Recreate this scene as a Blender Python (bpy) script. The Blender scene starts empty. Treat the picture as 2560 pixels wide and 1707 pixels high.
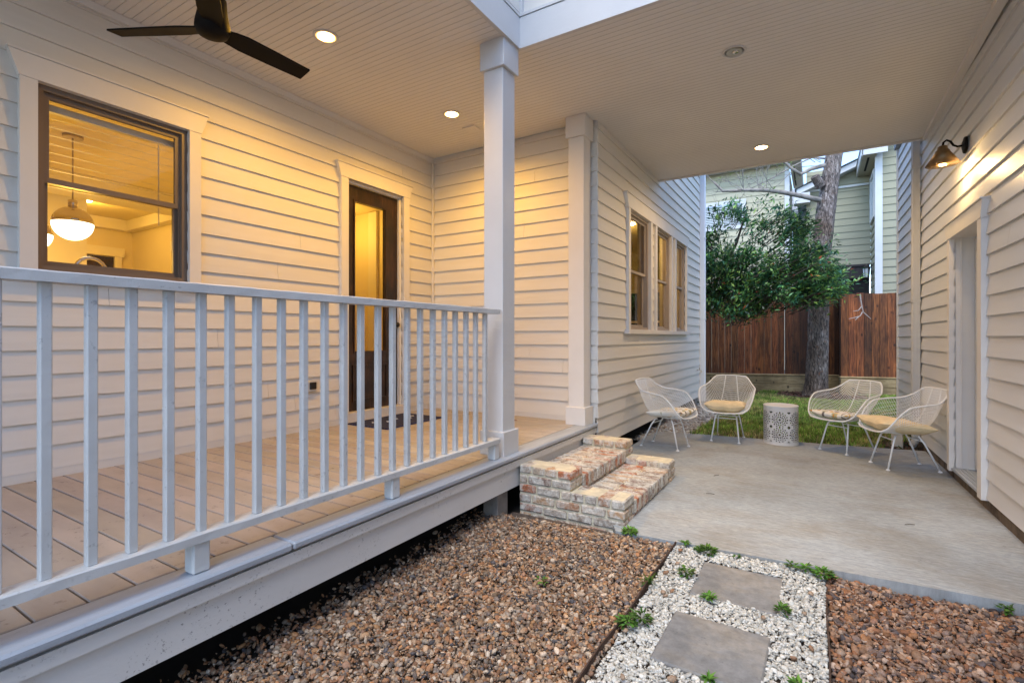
import bpy, bmesh, math, random
import numpy as np
from mathutils import Vector, Matrix
random.seed(7); rng = np.random.default_rng(7)
R_ = math.radians
scene = bpy.context.scene
COL = scene.collection

# ------------------------------------------------------------------ camera, sky, sun, exposure
cam_d = bpy.data.cameras.new("camera")
cam = bpy.data.objects.new("camera", cam_d); COL.objects.link(cam)
cam.location = (0, 0, 1.2)
cam.rotation_euler = (R_(90), 0, R_(31.393))
cam_d.sensor_width = 36; cam_d.lens = 17.623
cam_d.shift_y = -0.00447
cam_d.clip_start = 0.05; cam_d.clip_end = 600
scene.camera = cam

SUN_EL, SUN_AZ = 60, 176        # azimuth measured clockwise from +Y
world = bpy.data.worlds.new("World"); scene.world = world
world.use_nodes = True
wn = world.node_tree.nodes; wl = world.node_tree.links
bg = wn["Background"]
sky = wn.new("ShaderNodeTexSky"); sky.sky_type = 'NISHITA'
sky.sun_disc = False
sky.sun_elevation = R_(SUN_EL); sky.sun_rotation = R_(SUN_AZ)
sky.air_density = .75; sky.dust_density = .25; sky.ozone_density = 1.6
wl.new(sky.outputs[0], bg.inputs[0]); bg.inputs[1].default_value = 0.15
sun_d = bpy.data.lights.new("sun", 'SUN'); sun_d.energy = 0.9; sun_d.angle = R_(40); sun_d.color = (1, .93, .83)
sun = bpy.data.objects.new("sun", sun_d); COL.objects.link(sun)
az, el = R_(SUN_AZ), R_(SUN_EL)
sdir = Vector((math.sin(az)*math.cos(el), math.cos(az)*math.cos(el), math.sin(el)))
sun.rotation_euler = sdir.to_track_quat('Z', 'Y').to_euler()
scene.view_settings.view_transform = 'Standard'; scene.view_settings.look = 'None'
scene.view_settings.exposure = 2.05; scene.view_settings.gamma = 1
scene.render.engine = 'CYCLES'
scene.cycles.max_bounces = 10; scene.cycles.diffuse_bounces = 5; scene.cycles.transparent_max_bounces = 24
scene.cycles.use_denoising = True
scene.cycles.sample_clamp_indirect = 6
WARM = (1.0, .50, .05)

# ------------------------------------------------------------------ materials
def nodes_of(name):
    m = bpy.data.materials.new(name); m.use_nodes = True
    nt = m.node_tree
    return m, nt, nt.nodes, nt.links, nt.nodes["Principled BSDF"]
def texco(nt, stretch=(1, 1, 1), rot=(0, 0, 0)):
    tc = nt.nodes.new("ShaderNodeTexCoord"); mp = nt.nodes.new("ShaderNodeMapping")
    mp.inputs['Scale'].default_value = stretch; mp.inputs['Location'].default_value = (3.71, 1.37, 5.23); mp.inputs['Rotation'].default_value = rot
    nt.links.new(tc.outputs['Object'], mp.inputs['Vector']); return mp.outputs[0]
def noise(nt, vec, scale, detail=4, rough=.55, dist=0):
    n = nt.nodes.new("ShaderNodeTexNoise"); n.inputs['Scale'].default_value = scale
    n.inputs['Detail'].default_value = detail; n.inputs['Roughness'].default_value = rough
    n.inputs['Distortion'].default_value = dist
    nt.links.new(vec, n.inputs['Vector']); return n.outputs['Fac']
def ramp(nt, fac, stops, interp='LINEAR'):
    r = nt.nodes.new("ShaderNodeValToRGB"); r.color_ramp.interpolation = interp
    el_ = r.color_ramp.elements
    while len(el_) < len(stops): el_.new(.5)
    for e, (p, c) in zip(el_, stops):
        e.position = p; e.color = (c if isinstance(c, tuple) else (c, c, c)) + (1,)
    nt.links.new(fac, r.inputs[0]); return r.outputs[0]
def mix(nt, a, b, fac=1.0, mode='MULTIPLY'):
    m = nt.nodes.new("ShaderNodeMix"); m.data_type = 'RGBA'; m.blend_type = mode
    for i, v in ((0, fac), (6, a), (7, b)):
        if hasattr(v, 'is_linked'): nt.links.new(v, m.inputs[i])
        elif isinstance(v, tuple): m.inputs[i].default_value = v + (1,)
        else: m.inputs[i].default_value = v
    return m.outputs[2]
def bump(nt, b, height, strength, dist=.01):
    n = nt.nodes.new("ShaderNodeBump"); n.inputs['Strength'].default_value = strength
    n.inputs['Distance'].default_value = dist
    nt.links.new(height, n.inputs['Height']); nt.links.new(n.outputs[0], b.inputs['Normal'])
def attr(nt, name='col'):
    a = nt.nodes.new("ShaderNodeAttribute"); a.attribute_name = name; return a.outputs['Color']
def M(name, base, rough=.6, var=.08, scale=5, stretch=(1, 1, 1), bmp=0, bscale=60, bstretch=None, use_attr=False,
      spec=.4, metal=0, specks=0, speck_scale=60, rot=(0, 0, 0)):
    m, nt, N, L, b = nodes_of(name)
    v = texco(nt, stretch, rot)
    n1 = noise(nt, v, scale, 5)
    c = ramp(nt, n1, [(.3, 1-var), (.7, 1+var)])
    col = mix(nt, base, c)
    if use_attr: col = mix(nt, col, attr(nt))
    if specks:
        n2 = noise(nt, texco(nt), speck_scale, 3, .7)
        n3 = noise(nt, texco(nt), 3.0, 2)
        s = ramp(nt, n2, [(.60, 1.0), (.68, 1-specks)])
        k = ramp(nt, n3, [(.4, 0.0), (.65, 1.0)])
        col = mix(nt, col, s, k)
    L.new(col, b.inputs['Base Color'])
    b.inputs['Roughness'].default_value = rough; b.inputs['Metallic'].default_value = metal
    b.inputs['Specular IOR Level'].default_value = spec
    if bmp:
        vb = texco(nt, bstretch or stretch, rot)
        bump(nt, b, noise(nt, vb, bscale, 4), bmp)
    return m
def emit(name, color, strength):
    m, nt, N, L, b = nodes_of(name)
    b.inputs['Base Color'].default_value = (.8, .8, .8, 1)
    b.inputs['Emission Color'].default_value = color + (1,); b.inputs['Emission Strength'].default_value = strength
    return m
def glass_mat(name, tint=(1, 1, 1)):
    m, nt, N, L, b = nodes_of(name)
    N.remove(b)
    out = N["Material Output"]; t = N.new("ShaderNodeBsdfTransparent"); g = N.new("ShaderNodeBsdfGlossy")
    t.inputs[0].default_value = tint + (1,); g.inputs['Roughness'].default_value = 0.01
    f = N.new("ShaderNodeFresnel"); f.inputs[0].default_value = 1.5
    ms = N.new("ShaderNodeMixShader"); L.new(f.outputs[0], ms.inputs[0]); L.new(t.outputs[0], ms.inputs[1]); L.new(g.outputs[0], ms.inputs[2])
    L.new(ms.outputs[0], out.inputs[0]); return m

SIDING = (.64, .613, .565)
m_siding = M("siding_paint", SIDING, .5, .035, 3, (3, .35, 6), .12, 40, (30, 2, 30), spec=.35)
m_sidingx = M("siding_paint_cross", SIDING, .5, .035, 3, (.35, 3, 6), .12, 40, (2, 30, 30), spec=.35)
m_sidingr = M("garage_siding_paint", (.60, .597, .59), .42, .035, 3, (3, .3, 5), .10, 40, (30, 2, 30), spec=.45)
m_trim = M("trim_paint", (.66, .63, .59), .45, .03, 4, spec=.4, bmp=.05, bscale=50)
m_white = M("white_paint", (.55, .55, .545), .4, .03, 4, spec=.4, bmp=.06, bscale=50)
m_rail = M("rail_paint", (.495, .510, .510), .45, .07, 6, (1, .6, 1), .15, 22, (5, 2, 1.2), spec=.35, specks=.35, speck_scale=38)
m_skirt = M("skirt_board_paint", (.60, .60, .585), .55, .06, 3, (1, .4, 1), .1, 80, specks=.75, speck_scale=70)
m_nosing = M("nosing_board", (.33, .365, .41), .4, .16, 5, (4, .5, 4), .08, 30, (30, 2, 10), specks=.2)
m_ceil = M("beadboard_paint", (.67, .65, .62), .6, .03, 2)
m_deck = M("deck_composite", (.40, .36, .325), .6, .10, 3, (1.2, 4, 1), .12, 50, (3, 40, 5), use_attr=True, specks=.5, speck_scale=22)
m_dark = M("crawlspace_shade_dirt", (.03, .026, .022), .9, .2)  # dirt tone sunk to near black to deepen the shade below
m_concrete_pier = M("pier_concrete", (.20, .18, .16), .9, .25, 8, bmp=.3)
m_winframe = M("window_frame_tan", (.16, .12, .09), .4, .06, 4, spec=.4)
m_winframe2 = M("window_frame_clay", (.33, .27, .215), .4, .06, 4, spec=.4)
m_glass = glass_mat("window_glass")
m_bronze = M("dark_bronze", (.006, .005, .0045), .6, .1, 5, spec=.12)
m_black = M("black_metal", (.02, .019, .018), .4, .1, 5, metal=.4)
m_brass = M("brushed_nickel", (.45, .38, .26), .35, .05, 5, metal=.8)
m_chrome = M("chrome", (.75, .72, .68), .08, .02, 4, metal=1)
m_interior = M("interior_cream_paint", (.76, .66, .42), .6, .04, 2)
m_darkpane = M("dusk_dark_pane", (.03, .045, .03), .08, .5, 3)
m_interior2 = M("interior_trim_paint", (.80, .74, .60), .5, .03, 2)
m_blind = M("blind_slat", (.72, .67, .55), .5, .04, 4)
m_wirewhite = M("white_powder_coat", (.80, .81, .80), .4, .03, 6)
m_drum = M("drum_cream_metal", (.70, .69, .66), .45, .04, 5)
m_druminner = M("drum_inner_shadow", (.035, .022, .015), .8, .2, 8)
m_edging = M("rusty_steel_edging", (.06, .035, .025), .8, .4, 20, bmp=.3)
m_soil = M("soil", (.055, .042, .032), .95, .4, 6, bmp=.5, bscale=30)
m_lampon = emit("recessed_lamp_glow", (1.0, .74, .38), 8)
m_baffle = emit('lit_baffle', (1.0, .40, .05), .75)  # emission stands in for lamp light falling on the baffle
m_bulb = emit("wall_lamp_bulb", (1.0, .72, .34), 22)
m_pendglow = emit("pendant_globe_glow", (1.0, .80, .50), 2.2)
m_lensoff = M("frosted_lens_off", (.45, .46, .42), .25, .1, 30)
m_drain = M("drain_plastic", (.55, .52, .46), .5, .1, 6)
m_dspout = M("downspout_enamel", (.50, .49, .47), .35, .05, 5, (6, 6, .5))
m_dspout2 = M("downspout_white_enamel", (.66, .68, .72), .35, .05, 5, (6, 6, .5))

def dark_wood(name):
    m, nt, N, L, b = nodes_of(name)
    v = texco(nt, (10, 10, .8)); n = noise(nt, v, 5, 6, .6, 1.5)
    n2 = noise(nt, texco(nt), 5, 3)
    c = ramp(nt, n, [(.3, (.006, .003, .002)), (.55, (.035, .014, .006)), (.75, (.10, .04, .014))])
    c = mix(nt, c, ramp(nt, n2, [(.35, .35), (.7, 1.3)]))
    L.new(c, b.inputs['Base Color']); b.inputs['Roughness'].default_value = .32
    bump(nt, b, n, .15); return m
m_walnut = dark_wood("stained_door_wood")

def fence_wood(name, stops, stretch=(9, 9, .7)):
    m, nt, N, L, b = nodes_of(name)
    v = texco(nt, stretch); n = noise(nt, v, 3.2, 7, .62, 1.2)
    c = ramp(nt, n, stops)
    n2 = noise(nt, texco(nt, (1, 1, .5)), 2.2, 4)
    c = mix(nt, c, ramp(nt, n2, [(.3, .45), (.7, 1.25)]))
    vor = N.new("ShaderNodeTexVoronoi"); vor.inputs['Scale'].default_value = 4.2
    L.new(texco(nt, (1.6, 1.6, 1)), vor.inputs['Vector'])
    c = mix(nt, c, ramp(nt, vor.outputs['Distance'], [(.06, .12), (.19, 1.0)]))
    c = mix(nt, c, attr(nt))
    L.new(c, b.inputs['Base Color']); b.inputs['Roughness'].default_value = .75
    bump(nt, b, n, .3); return m
m_fence = fence_wood("stained_fence_boards", [(.30, (.025, .008, .003)), (.5, (.155, .050, .014)), (.72, (.34, .125, .036))])
m_timber = fence_wood("treated_timber", [(.25, (.16, .11, .05)), (.5, (.36, .27, .14)), (.75, (.50, .40, .23))], (1.2, 1.2, 9))

def bark_mat(name):
    m, nt, N, L, b = nodes_of(name)
    v = texco(nt, (13, 13, 3.2)); n = noise(nt, v, 2.6, 8, .72, 1.0)
    n2 = noise(nt, texco(nt, (1, 1, .7)), 2.2, 3)
    c = ramp(nt, n, [(.36, (.018, .015, .013)), (.46, (.10, .082, .068)), (.56, (.24, .20, .17)), (.66, (.46, .42, .37))])
    c = mix(nt, c, ramp(nt, n2, [(.40, (.62, .52, .45)), (.6, (1.1, 1.08, 1.12))]))
    n3 = noise(nt, texco(nt), 16, 2); c = mix(nt, c, (.30, .12, .05), ramp(nt, n3, [(.66, 0.0), (.72, .55)]), 'MIX')
    L.new(c, b.inputs['Base Color']); b.inputs['Roughness'].default_value = .9
    bump(nt, b, n, 1.0, .03); return m
m_bark = bark_mat("grey_bark")
m_branch = M("branch_bark", (.26, .23, .20), .85, .35, 9, bmp=.4)
m_deadwood = M("dead_wood", (.40, .35, .32), .8, .2, 12)
m_stem = M("dark_stem_bark", (.05, .04, .032), .85, .3, 9)

def concrete_mat(name, base, stain=(.36, .29, .21), amt=.75, sc=1.3, brush=True):
    m, nt, N, L, b = nodes_of(name)
    n1 = noise(nt, texco(nt, (1, 1.6, 1)), sc, 6, .62, .4)
    c = mix(nt, base, stain, ramp(nt, n1, [(.46, 0.0), (.66, amt)]), 'MIX')
    n2 = noise(nt, texco(nt, (2.5, 14, 1) if brush else (3, 3, 3)), 4, 6, .7)
    c = mix(nt, c, ramp(nt, n2, [(.3, .76), (.7, 1.15)]))
    n5 = noise(nt, texco(nt, (5, 9, 1) if brush else (6, 6, 6)), 5, 6, .75)
    c = mix(nt, c, ramp(nt, n5, [(.3, .82), (.66, 1.12)]))
    n3 = noise(nt, texco(nt), 42, 3, .7)
    c = mix(nt, c, ramp(nt, n3, [(.27, .72), (.37, 1.0)]))
    n4 = noise(nt, texco(nt, (1, 1, 1)), .8, 3)
    c = mix(nt, c, ramp(nt, n4, [(.35, .80), (.65, 1.10)]))
    L.new(c, b.inputs['Base Color']); b.inputs['Roughness'].default_value = .72
    b.inputs['Specular IOR Level'].default_value = .3
    bump(nt, b, noise(nt, texco(nt, (3, 20, 1) if brush else (1, 1, 1)), 18, 5), .16, .006); return m
m_slab = concrete_mat("broom_finished_concrete", (.34, .365, .375), (.255, .228, .18), .60)
m_paver = concrete_mat("cast_concrete_paver", (.215, .217, .215), (.275, .25, .21), .8, 4.5, False)
m_found = concrete_mat("stained_foundation", (.16, .12, .085), (.05, .036, .025), .9, 6.0, False)

def brick_mat(name):
    m, nt, N, L, b = nodes_of(name)
    c = attr(nt)
    n1 = noise(nt, texco(nt), 16, 6, .68, .6)
    c = mix(nt, c, (.58, .56, .50), ramp(nt, n1, [(.40, 0.0), (.60, .90)]), 'MIX')
    n2 = noise(nt, texco(nt), 70, 3, .7)
    c = mix(nt, c, ramp(nt, n2, [(.3, .7), (.6, 1.1)]))
    L.new(c, b.inputs['Base Color']); b.inputs['Roughness'].default_value = .9
    bump(nt, b, n2, .5, .01); return m
m_brick = brick_mat("whitewashed_old_brick")
m_mortar = M("cream_mortar", (.56, .51, .38), .95, .18, 14, bmp=.5, bscale=60)

def stone_mat(name, rough=.7):
    m, nt, N, L, b = nodes_of(name)
    n = noise(nt, texco(nt), 120, 3, .6)
    c = mix(nt, attr(nt), ramp(nt, n, [(.3, .72), (.7, 1.22)]))
    L.new(c, b.inputs['Base Color']); b.inputs['Roughness'].default_value = rough
    b.inputs['Specular IOR Level'].default_value = .35; return m
m_stone = stone_mat("river_gravel_stone")
m_wstone = stone_mat("white_marble_chip", .8)

def leaf_mat(name, rough=.45, trans=.25):
    m, nt, N, L, b = nodes_of(name)
    c = attr(nt); L.new(c, b.inputs['Base Color']); b.inputs['Roughness'].default_value = rough
    b.inputs['Specular IOR Level'].default_value = .4
    out = N["Material Output"]; t = N.new("ShaderNodeBsdfTranslucent"); L.new(c, t.inputs[0])
    ms = N.new("ShaderNodeMixShader"); ms.inputs[0].default_value = trans
    L.new(b.outputs[0], ms.inputs[1]); L.new(t.outputs[0], ms.inputs[2]); L.new(ms.outputs[0], out.inputs[0]); return m
m_leaf = leaf_mat("evergreen_leaf", .35)
m_grass = leaf_mat("turf_blade", .6)
m_weed = leaf_mat("weed_leaf", .5)
m_litter = leaf_mat("dry_leaf_litter", .8, .1)
m_lawn = M("lawn_thatch", (.10, .085, .04), .95, .4, 8, bmp=.6, bscale=40)

m_nsid = M("neighbour_green_siding", (.295, .285, .195), .6, .05, 2, (1, 1, 3))
m_nsid2 = M("neighbour_cream_siding", (.44, .41, .285), .6, .05, 2, (1, 1, 3))
m_ntrim = M("neighbour_trim", (.55, .56, .55), .5, .04, 3)
m_nsoffit = M("neighbour_soffit", (.42, .39, .29), .6, .05, 3)
m_shingle = M("grey_shingles", (.30, .32, .34), .9, .25, 18, (1, 1, 1), .3, 30)
m_nheader = M("dark_brown_header", (.030, .024, .024), .6, .15, 5)
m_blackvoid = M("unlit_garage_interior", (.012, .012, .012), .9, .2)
m_nblind = M("neighbour_blind", (.50, .55, .56), .4, .1, 3)

def cushion_plain(name):
    m, nt, N, L, b = nodes_of(name)
    w = N.new("ShaderNodeTexWave"); w.inputs['Scale'].default_value = 90; w.inputs['Distortion'].default_value = 2
    L.new(texco(nt), w.inputs['Vector'])
    n = noise(nt, texco(nt), 9, 4)
    c = mix(nt, (.76, .62, .38), ramp(nt, n, [(.3, .85), (.7, 1.12)]))
    c = mix(nt, c, ramp(nt, w.outputs['Fac'], [(0, .9), (1, 1.06)]))
    L.new(c, b.inputs['Base Color']); b.inputs['Roughness'].default_value = .9
    bump(nt, b, n, .5, .02); return m
m_yellow = cushion_plain("mustard_canvas")
def cushion_leafy(name):
    m, nt, N, L, b = nodes_of(name)
    c = (.74, .72, .66)
    for k, (sx, sy, rz, colr, r0) in enumerate([(8, 19, .5, (.70, .44, .06), .22), (17, 7, .9, (.16, .145, .135), .22), (7, 15, -.5, (.42, .40, .24), .20), (14, 8, -.2, (.52, .26, .05), .13)]):
        v = N.new("ShaderNodeTexVoronoi"); v.inputs['Scale'].default_value = 1.0; v.inputs['Randomness'].default_value = .75
        tc = texco(nt, (sx, sy, .01), (0, 0, rz)); L.new(tc, v.inputs['Vector'])
        c = mix(nt, c, colr, ramp(nt, v.outputs['Distance'], [(r0, 1.0), (r0+.05, 0.0)]), 'MIX')
    L.new(c, b.inputs['Base Color']); b.inputs['Roughness'].default_value = .9
    bump(nt, b, noise(nt, texco(nt), 9, 4), .4, .02); return m
m_leafy = cushion_leafy("leaf_print_canvas")
def mat_stripes(name):
    m, nt, N, L, b = nodes_of(name)
    w = N.new("ShaderNodeTexWave"); w.bands_direction = 'X'; w.inputs['Scale'].default_value = 9; w.inputs['Distortion'].default_value = .6
    L.new(texco(nt), w.inputs['Vector'])
    c = ramp(nt, w.outputs['Fac'], [(.5, (.010, .010, .018)), (.8, (.030, .038, .12))])
    L.new(c, b.inputs['Base Color']); b.inputs['Roughness'].default_value = .95; return m
m_mat = mat_stripes("navy_coir")
m_matprint = M("mat_pale_print", (.50, .50, .48), .9, .1)
def shade_mat(name):
    m, nt, N, L, b = nodes_of(name)
    n = noise(nt, texco(nt), 20, 4)
    L.new(ramp(nt, n, [(.3, (.11, .065, .025)), (.7, (.20, .12, .05))]), b.inputs['Base Color'])
    b.inputs['Metallic'].default_value = .5; b.inputs['Roughness'].default_value = .4; return m
m_shade = shade_mat("aged_bronze_shade")
m_shadein = M("shade_inner_enamel", (.75, .62, .40), .4, .05)

# ------------------------------------------------------------------ mesh helpers
class MB:
    def __init__(s): s.v = []; s.f = []; s.c = []; s.smooth = False
    def add(s, vs, fs, c=None):
        o = len(s.v); s.v += [tuple(p) for p in vs]; s.f += [tuple(i+o for i in f) for f in fs]
        s.c += [c or (1, 1, 1)]*len(vs)
    def box(s, x0, x1, y0, y1, z0, z1, c=None, tf=None):
        vs = [(x, y, z) for z in (z0, z1) for y in (y0, y1) for x in (x0, x1)]
        if tf: vs = [tuple(tf @ Vector(p)) for p in vs]
        s.add(vs, [(0, 2, 3, 1), (4, 5, 7, 6), (0, 1, 5, 4), (2, 6, 7, 3), (0, 4, 6, 2), (1, 3, 7, 5)], c)
    def cbox(s, x0, x1, y0, y1, z0, z1, b=.004, c=None, tf=None):
        "box with chamfered edges"
        X = ((x0, x0+b), (x1, x1-b)); Y = ((y0, y0+b), (y1, y1-b)); Z = ((z0, z0+b), (z1, z1-b))
        vs = []; ix = {}
        for i in (0, 1):
            for j in (0, 1):
                for k in (0, 1):
                    ix[i, j, k] = len(vs)
                    vs += [(X[i][0], Y[j][1], Z[k][1]), (X[i][1], Y[j][0], Z[k][1]), (X[i][1], Y[j][1], Z[k][0])]
        if tf: vs = [tuple(tf @ Vector(p)) for p in vs]
        I = lambda i, j, k, a: ix[i, j, k]+a
        fs = []
        for a in (0, 1):
            fs.append([I(a, 0, 0, 0), I(a, 1, 0, 0), I(a, 1, 1, 0), I(a, 0, 1, 0)][::(1 if a else -1)])
            fs.append([I(0, a, 0, 1), I(0, a, 1, 1), I(1, a, 1, 1), I(1, a, 0, 1)][::(1 if a else -1)])
            fs.append([I(0, 0, a, 2), I(1, 0, a, 2), I(1, 1, a, 2), I(0, 1, a, 2)][::(1 if a else -1)])
        for i in (0, 1):
            for j in (0, 1):
                fs.append([I(i, j, 0, 0), I(i, j, 1, 0), I(i, j, 1, 1), I(i, j, 0, 1)])
                fs.append([I(i, 0, j, 0), I(i, 1, j, 0), I(i, 1, j, 2), I(i, 0, j, 2)])
                fs.append([I(0, i, j, 1), I(1, i, j, 1), I(1, i, j, 2), I(0, i, j, 2)])
                for k in (0, 1): fs.append([I(i, j, k, 0), I(i, j, k, 1), I(i, j, k, 2)])
        s.add(vs, fs, c)
    def tube(s, pts, r, n=8, cap=True, c=None):
        pts = [Vector(p) for p in pts]; k = len(pts)
        rr = r if isinstance(r, (list, tuple)) else [r]*k
        vs = []; up = Vector((0, 0, 1)); prev = None
        for i, p in enumerate(pts):
            t = (pts[min(i+1, k-1)]-pts[max(i-1, 0)]).normalized()
            if prev is None:
                a = up if abs(t.z) < .9 else Vector((1, 0, 0)); u = t.cross(a).normalized()
            else:
                u = (prev - t*prev.dot(t)); u = u.normalized() if u.length > 1e-6 else t.orthogonal().normalized()
            prev = u; w = t.cross(u)
            vs += [p+(u*math.cos(2*math.pi*j/n)+w*math.sin(2*math.pi*j/n))*rr[i] for j in range(n)]
        fs = [(i*n+j, i*n+(j+1) % n, (i+1)*n+(j+1) % n, (i+1)*n+j) for i in range(k-1) for j in range(n)]
        if cap: fs += [tuple(range(n))[::-1], tuple((k-1)*n+j for j in range(n))]
        s.add(vs, fs, c)
    def lathe(s, prof, cx=0, cy=0, n=28, c=None, axis='z', o=(0, 0, 0)):
        vs = []
        for (r, z) in prof:
            for j in range(n):
                a = 2*math.pi*j/n; q = (r*math.cos(a), r*math.sin(a), z)
                if axis == 'x': q = (z, r*math.cos(a), r*math.sin(a))
                vs.append((q[0]+cx+o[0], q[1]+cy+o[1], q[2]+o[2]))
        k = len(prof)
        fs = [(i*n+j, i*n+(j+1) % n, (i+1)*n+(j+1) % n, (i+1)*n+j) for i in range(k-1) for j in range(n)]
        if prof[0][0] > 0: fs.append(tuple(range(n))[::-1])
        if prof[-1][0] > 0: fs.append(tuple((k-1)*n+j for j in range(n)))
        s.add(vs, fs, c)
    def quad(s, a, b, c_, d, c=None): s.add([a, b, c_, d], [(0, 1, 2, 3)], c)
    def poly_prism(s, pts, z0, z1, c=None):
        n = len(pts); vs = [(x, y, z0) for x, y in pts]+[(x, y, z1) for x, y in pts]
        s.add(vs, [tuple(range(n))[::-1], tuple(range(n, 2*n))]+[(i, (i+1) % n, n+(i+1) % n, n+i) for i in range(n)], c)
    def build(s, name, mat, parent=None, local=False, smooth=False):
        me = bpy.data.meshes.new(name); me.from_pydata(s.v, [], s.f); me.update()
        if any(c != (1, 1, 1) for c in s.c) or (mat and mat.name in NEEDCOL):
            a = me.color_attributes.new('col', 'FLOAT_COLOR', 'POINT')
            a.data.foreach_set('color', np.array([tuple(c)+(1,) for c in s.c], dtype=np.float32).ravel())
        if mat: me.materials.append(mat)
        if smooth:
            me.shade_smooth()
        o = bpy.data.objects.new(name, me); COL.objects.link(o)
        put(o, parent, local); return o
NEEDCOL = {"deck_composite", "stained_fence_boards", "treated_timber", "whitewashed_old_brick"}
ORIG = {}
def put(o, parent, local=False):
    if parent is not None:
        o.parent = parent
        if not local and parent.name in ORIG: o.location = -ORIG[parent.name]
def tag(o, label=None, cat=None, group=None, kind=None):
    if label: o['label'] = label
    if cat: o['category'] = cat
    if group: o['group'] = group
    if kind: o['kind'] = kind
    return o
def thing(name, label, cat, loc=(0, 0, 0), rz=0, group=None):
    o = bpy.data.objects.new(name, None); COL.objects.link(o)
    o.empty_display_size = .2; o.location = loc; o.rotation_euler = (0, 0, rz)
    ORIG[o.name] = Vector(loc)
    return tag(o, label, cat, group)
def lamp(name, kind, loc, energy, color, parent=None, local=False, size=.05, **kw):
    d = bpy.data.lights.new(name, kind); d.energy = energy; d.color = color
    d.shadow_soft_size = size
    for k, v in kw.items(): setattr(d, k, v)
    o = bpy.data.objects.new(name, d); COL.objects.link(o); o.location = loc
    if parent is not None:
        o.parent = parent
        if not local: o.location = Vector(loc)-ORIG[parent.name]
    return o
def big_mesh(name, V, F, C, mat, smooth=True):
    "V (n,3), F (m,k) equal-sided faces, C (n,3)"
    me = bpy.data.meshes.new(name); n, (m, k) = len(V), F.shape
    me.vertices.add(n); me.vertices.foreach_set('co', V.astype(np.float32).ravel())
    me.loops.add(m*k); me.loops.foreach_set('vertex_index', F.astype(np.int32).ravel())
    me.polygons.add(m); me.polygons.foreach_set('loop_start', np.arange(0, m*k, k, dtype=np.int32))
    if smooth: me.polygons.foreach_set('use_smooth', np.ones(m, dtype=bool))
    me.update(calc_edges=True)
    a = me.color_attributes.new('col', 'FLOAT_COLOR', 'POINT')
    a.data.foreach_set('color', np.concatenate([C, np.ones((n, 1))], 1).astype(np.float32).ravel())
    me.materials.append(mat)
    o = bpy.data.objects.new(name, me); COL.objects.link(o); return o

def siding(mb, P0, d, n, L, z0, z1, e, holes=(), t=.019, s0=0.0):
    "lapped boards: P0 (x,y) on the lip plane, d along, n outward"
    d = Vector((d[0], d[1], 0)); n = Vector((n[0], n[1], 0)); P0 = Vector((P0[0], P0[1], 0)) - n*t
    flip = (d.cross(Vector((0, 0, 1)))).dot(n) < 0
    pt = lambda s_, z, o: P0 + d*s_ + n*o + Vector((0, 0, z))
    k = 0
    while z0+k*e < z1-1e-6:
        zb0 = z0+k*e; zt0 = min(zb0+e, z1); k += 1
        o = lambda z: t-(t-.002)*(z-zb0)/e
        cuts = sorted({zb0, zt0} | {z for h in holes for z in h[2:4] if zb0 < z < zt0})
        for za, zb in zip(cuts[:-1], cuts[1:]):
            if zb-za < 1e-5: continue
            free = [(s0, L)]
            for h in holes:
                if h[2] < zb-1e-6 and h[3] > za+1e-6:
                    free = [q for a, b in free for q in ((a, min(b, h[0])), (max(a, h[1]), b)) if q[1]-q[0] > 1e-4]
            jt = [js for js in (random.uniform(.6, 3.6)+3.6*m_ for m_ in range(4)) if js < L-.3] if (e < .16 and random.random() < .55 and len(cuts) == 2) else []
            for js in jt: free = [q for a, b in free for q in (((a, js-.0012), (js+.0012, b)) if a+.1 < js < b-.1 else ((a, b),))]
            for a, b in free:
                q = [pt(a, za, o(za)), pt(b, za, o(za)), pt(b, zb, o(zb)), pt(a, zb, o(zb))]
                mb.add(q if not flip else q[::-1], [(0, 1, 2, 3)])
                if abs(za-zb0) < 1e-6:
                    mb.add([pt(a, za, 0), pt(b, za, 0), pt(b, za, o(za)), pt(a, za, o(za))], [(0, 1, 2, 3)])
                for s_ in (a, b):
                    mb.add([pt(s_, za, 0), pt(s_, za, o(za)), pt(s_, zb, o(zb)), pt(s_, zb, 0)], [(0, 1, 2, 3)])
                # backing sheet
                mb.add([pt(a, za, 0), pt(b, za, 0), pt(b, zb, 0), pt(a, zb, 0)], [(0, 1, 2, 3)])

# ------------------------------------------------------------------ ground
g = MB(); g.quad((-250, -250, -.09), (250, -250, -.09), (250, 250, -.09), (-250, 250, -.09))
o = g.build('ground', m_soil); tag(o, kind='structure')
g = MB(); g.poly_prism([(-1.76, 4.3), (-1.07, 2.985), (1.06, 3.137), (1.06, 6.775), (-.2, 6.60), (-.9, 6.55), (-1.5, 6.48), (-1.70, 6.40), (-1.76, 6.28)], -.12, 0)
o = g.build('patio', m_slab); tag(o, 'pale concrete patio slab with rusty brown stains', None, None, 'structure')
g = MB(); g.poly_prism([(-1.45, 6.3), (1.3, 6.6), (6, 7), (6, 13.2), (-5, 13.0), (-5, 9.9), (-1.9, 9.9), (-1.3, 8.0)], -.10, -.03)
o = g.build('lawn', m_lawn); tag(o, kind='structure')

# ------------------------------------------------------------------ dimensions of the house
XW, YP, ZF, ZC, XT, E_ = -3.85, 4.53, .372, 3.28, -1.80, .1395
house = thing('house', 'cream lap sided house with covered porch, kitchen window and wooden glass door', 'house', (-3.85, 4.53, 0))
YBEAM, YFAR = 3.135, 6.74

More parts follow.
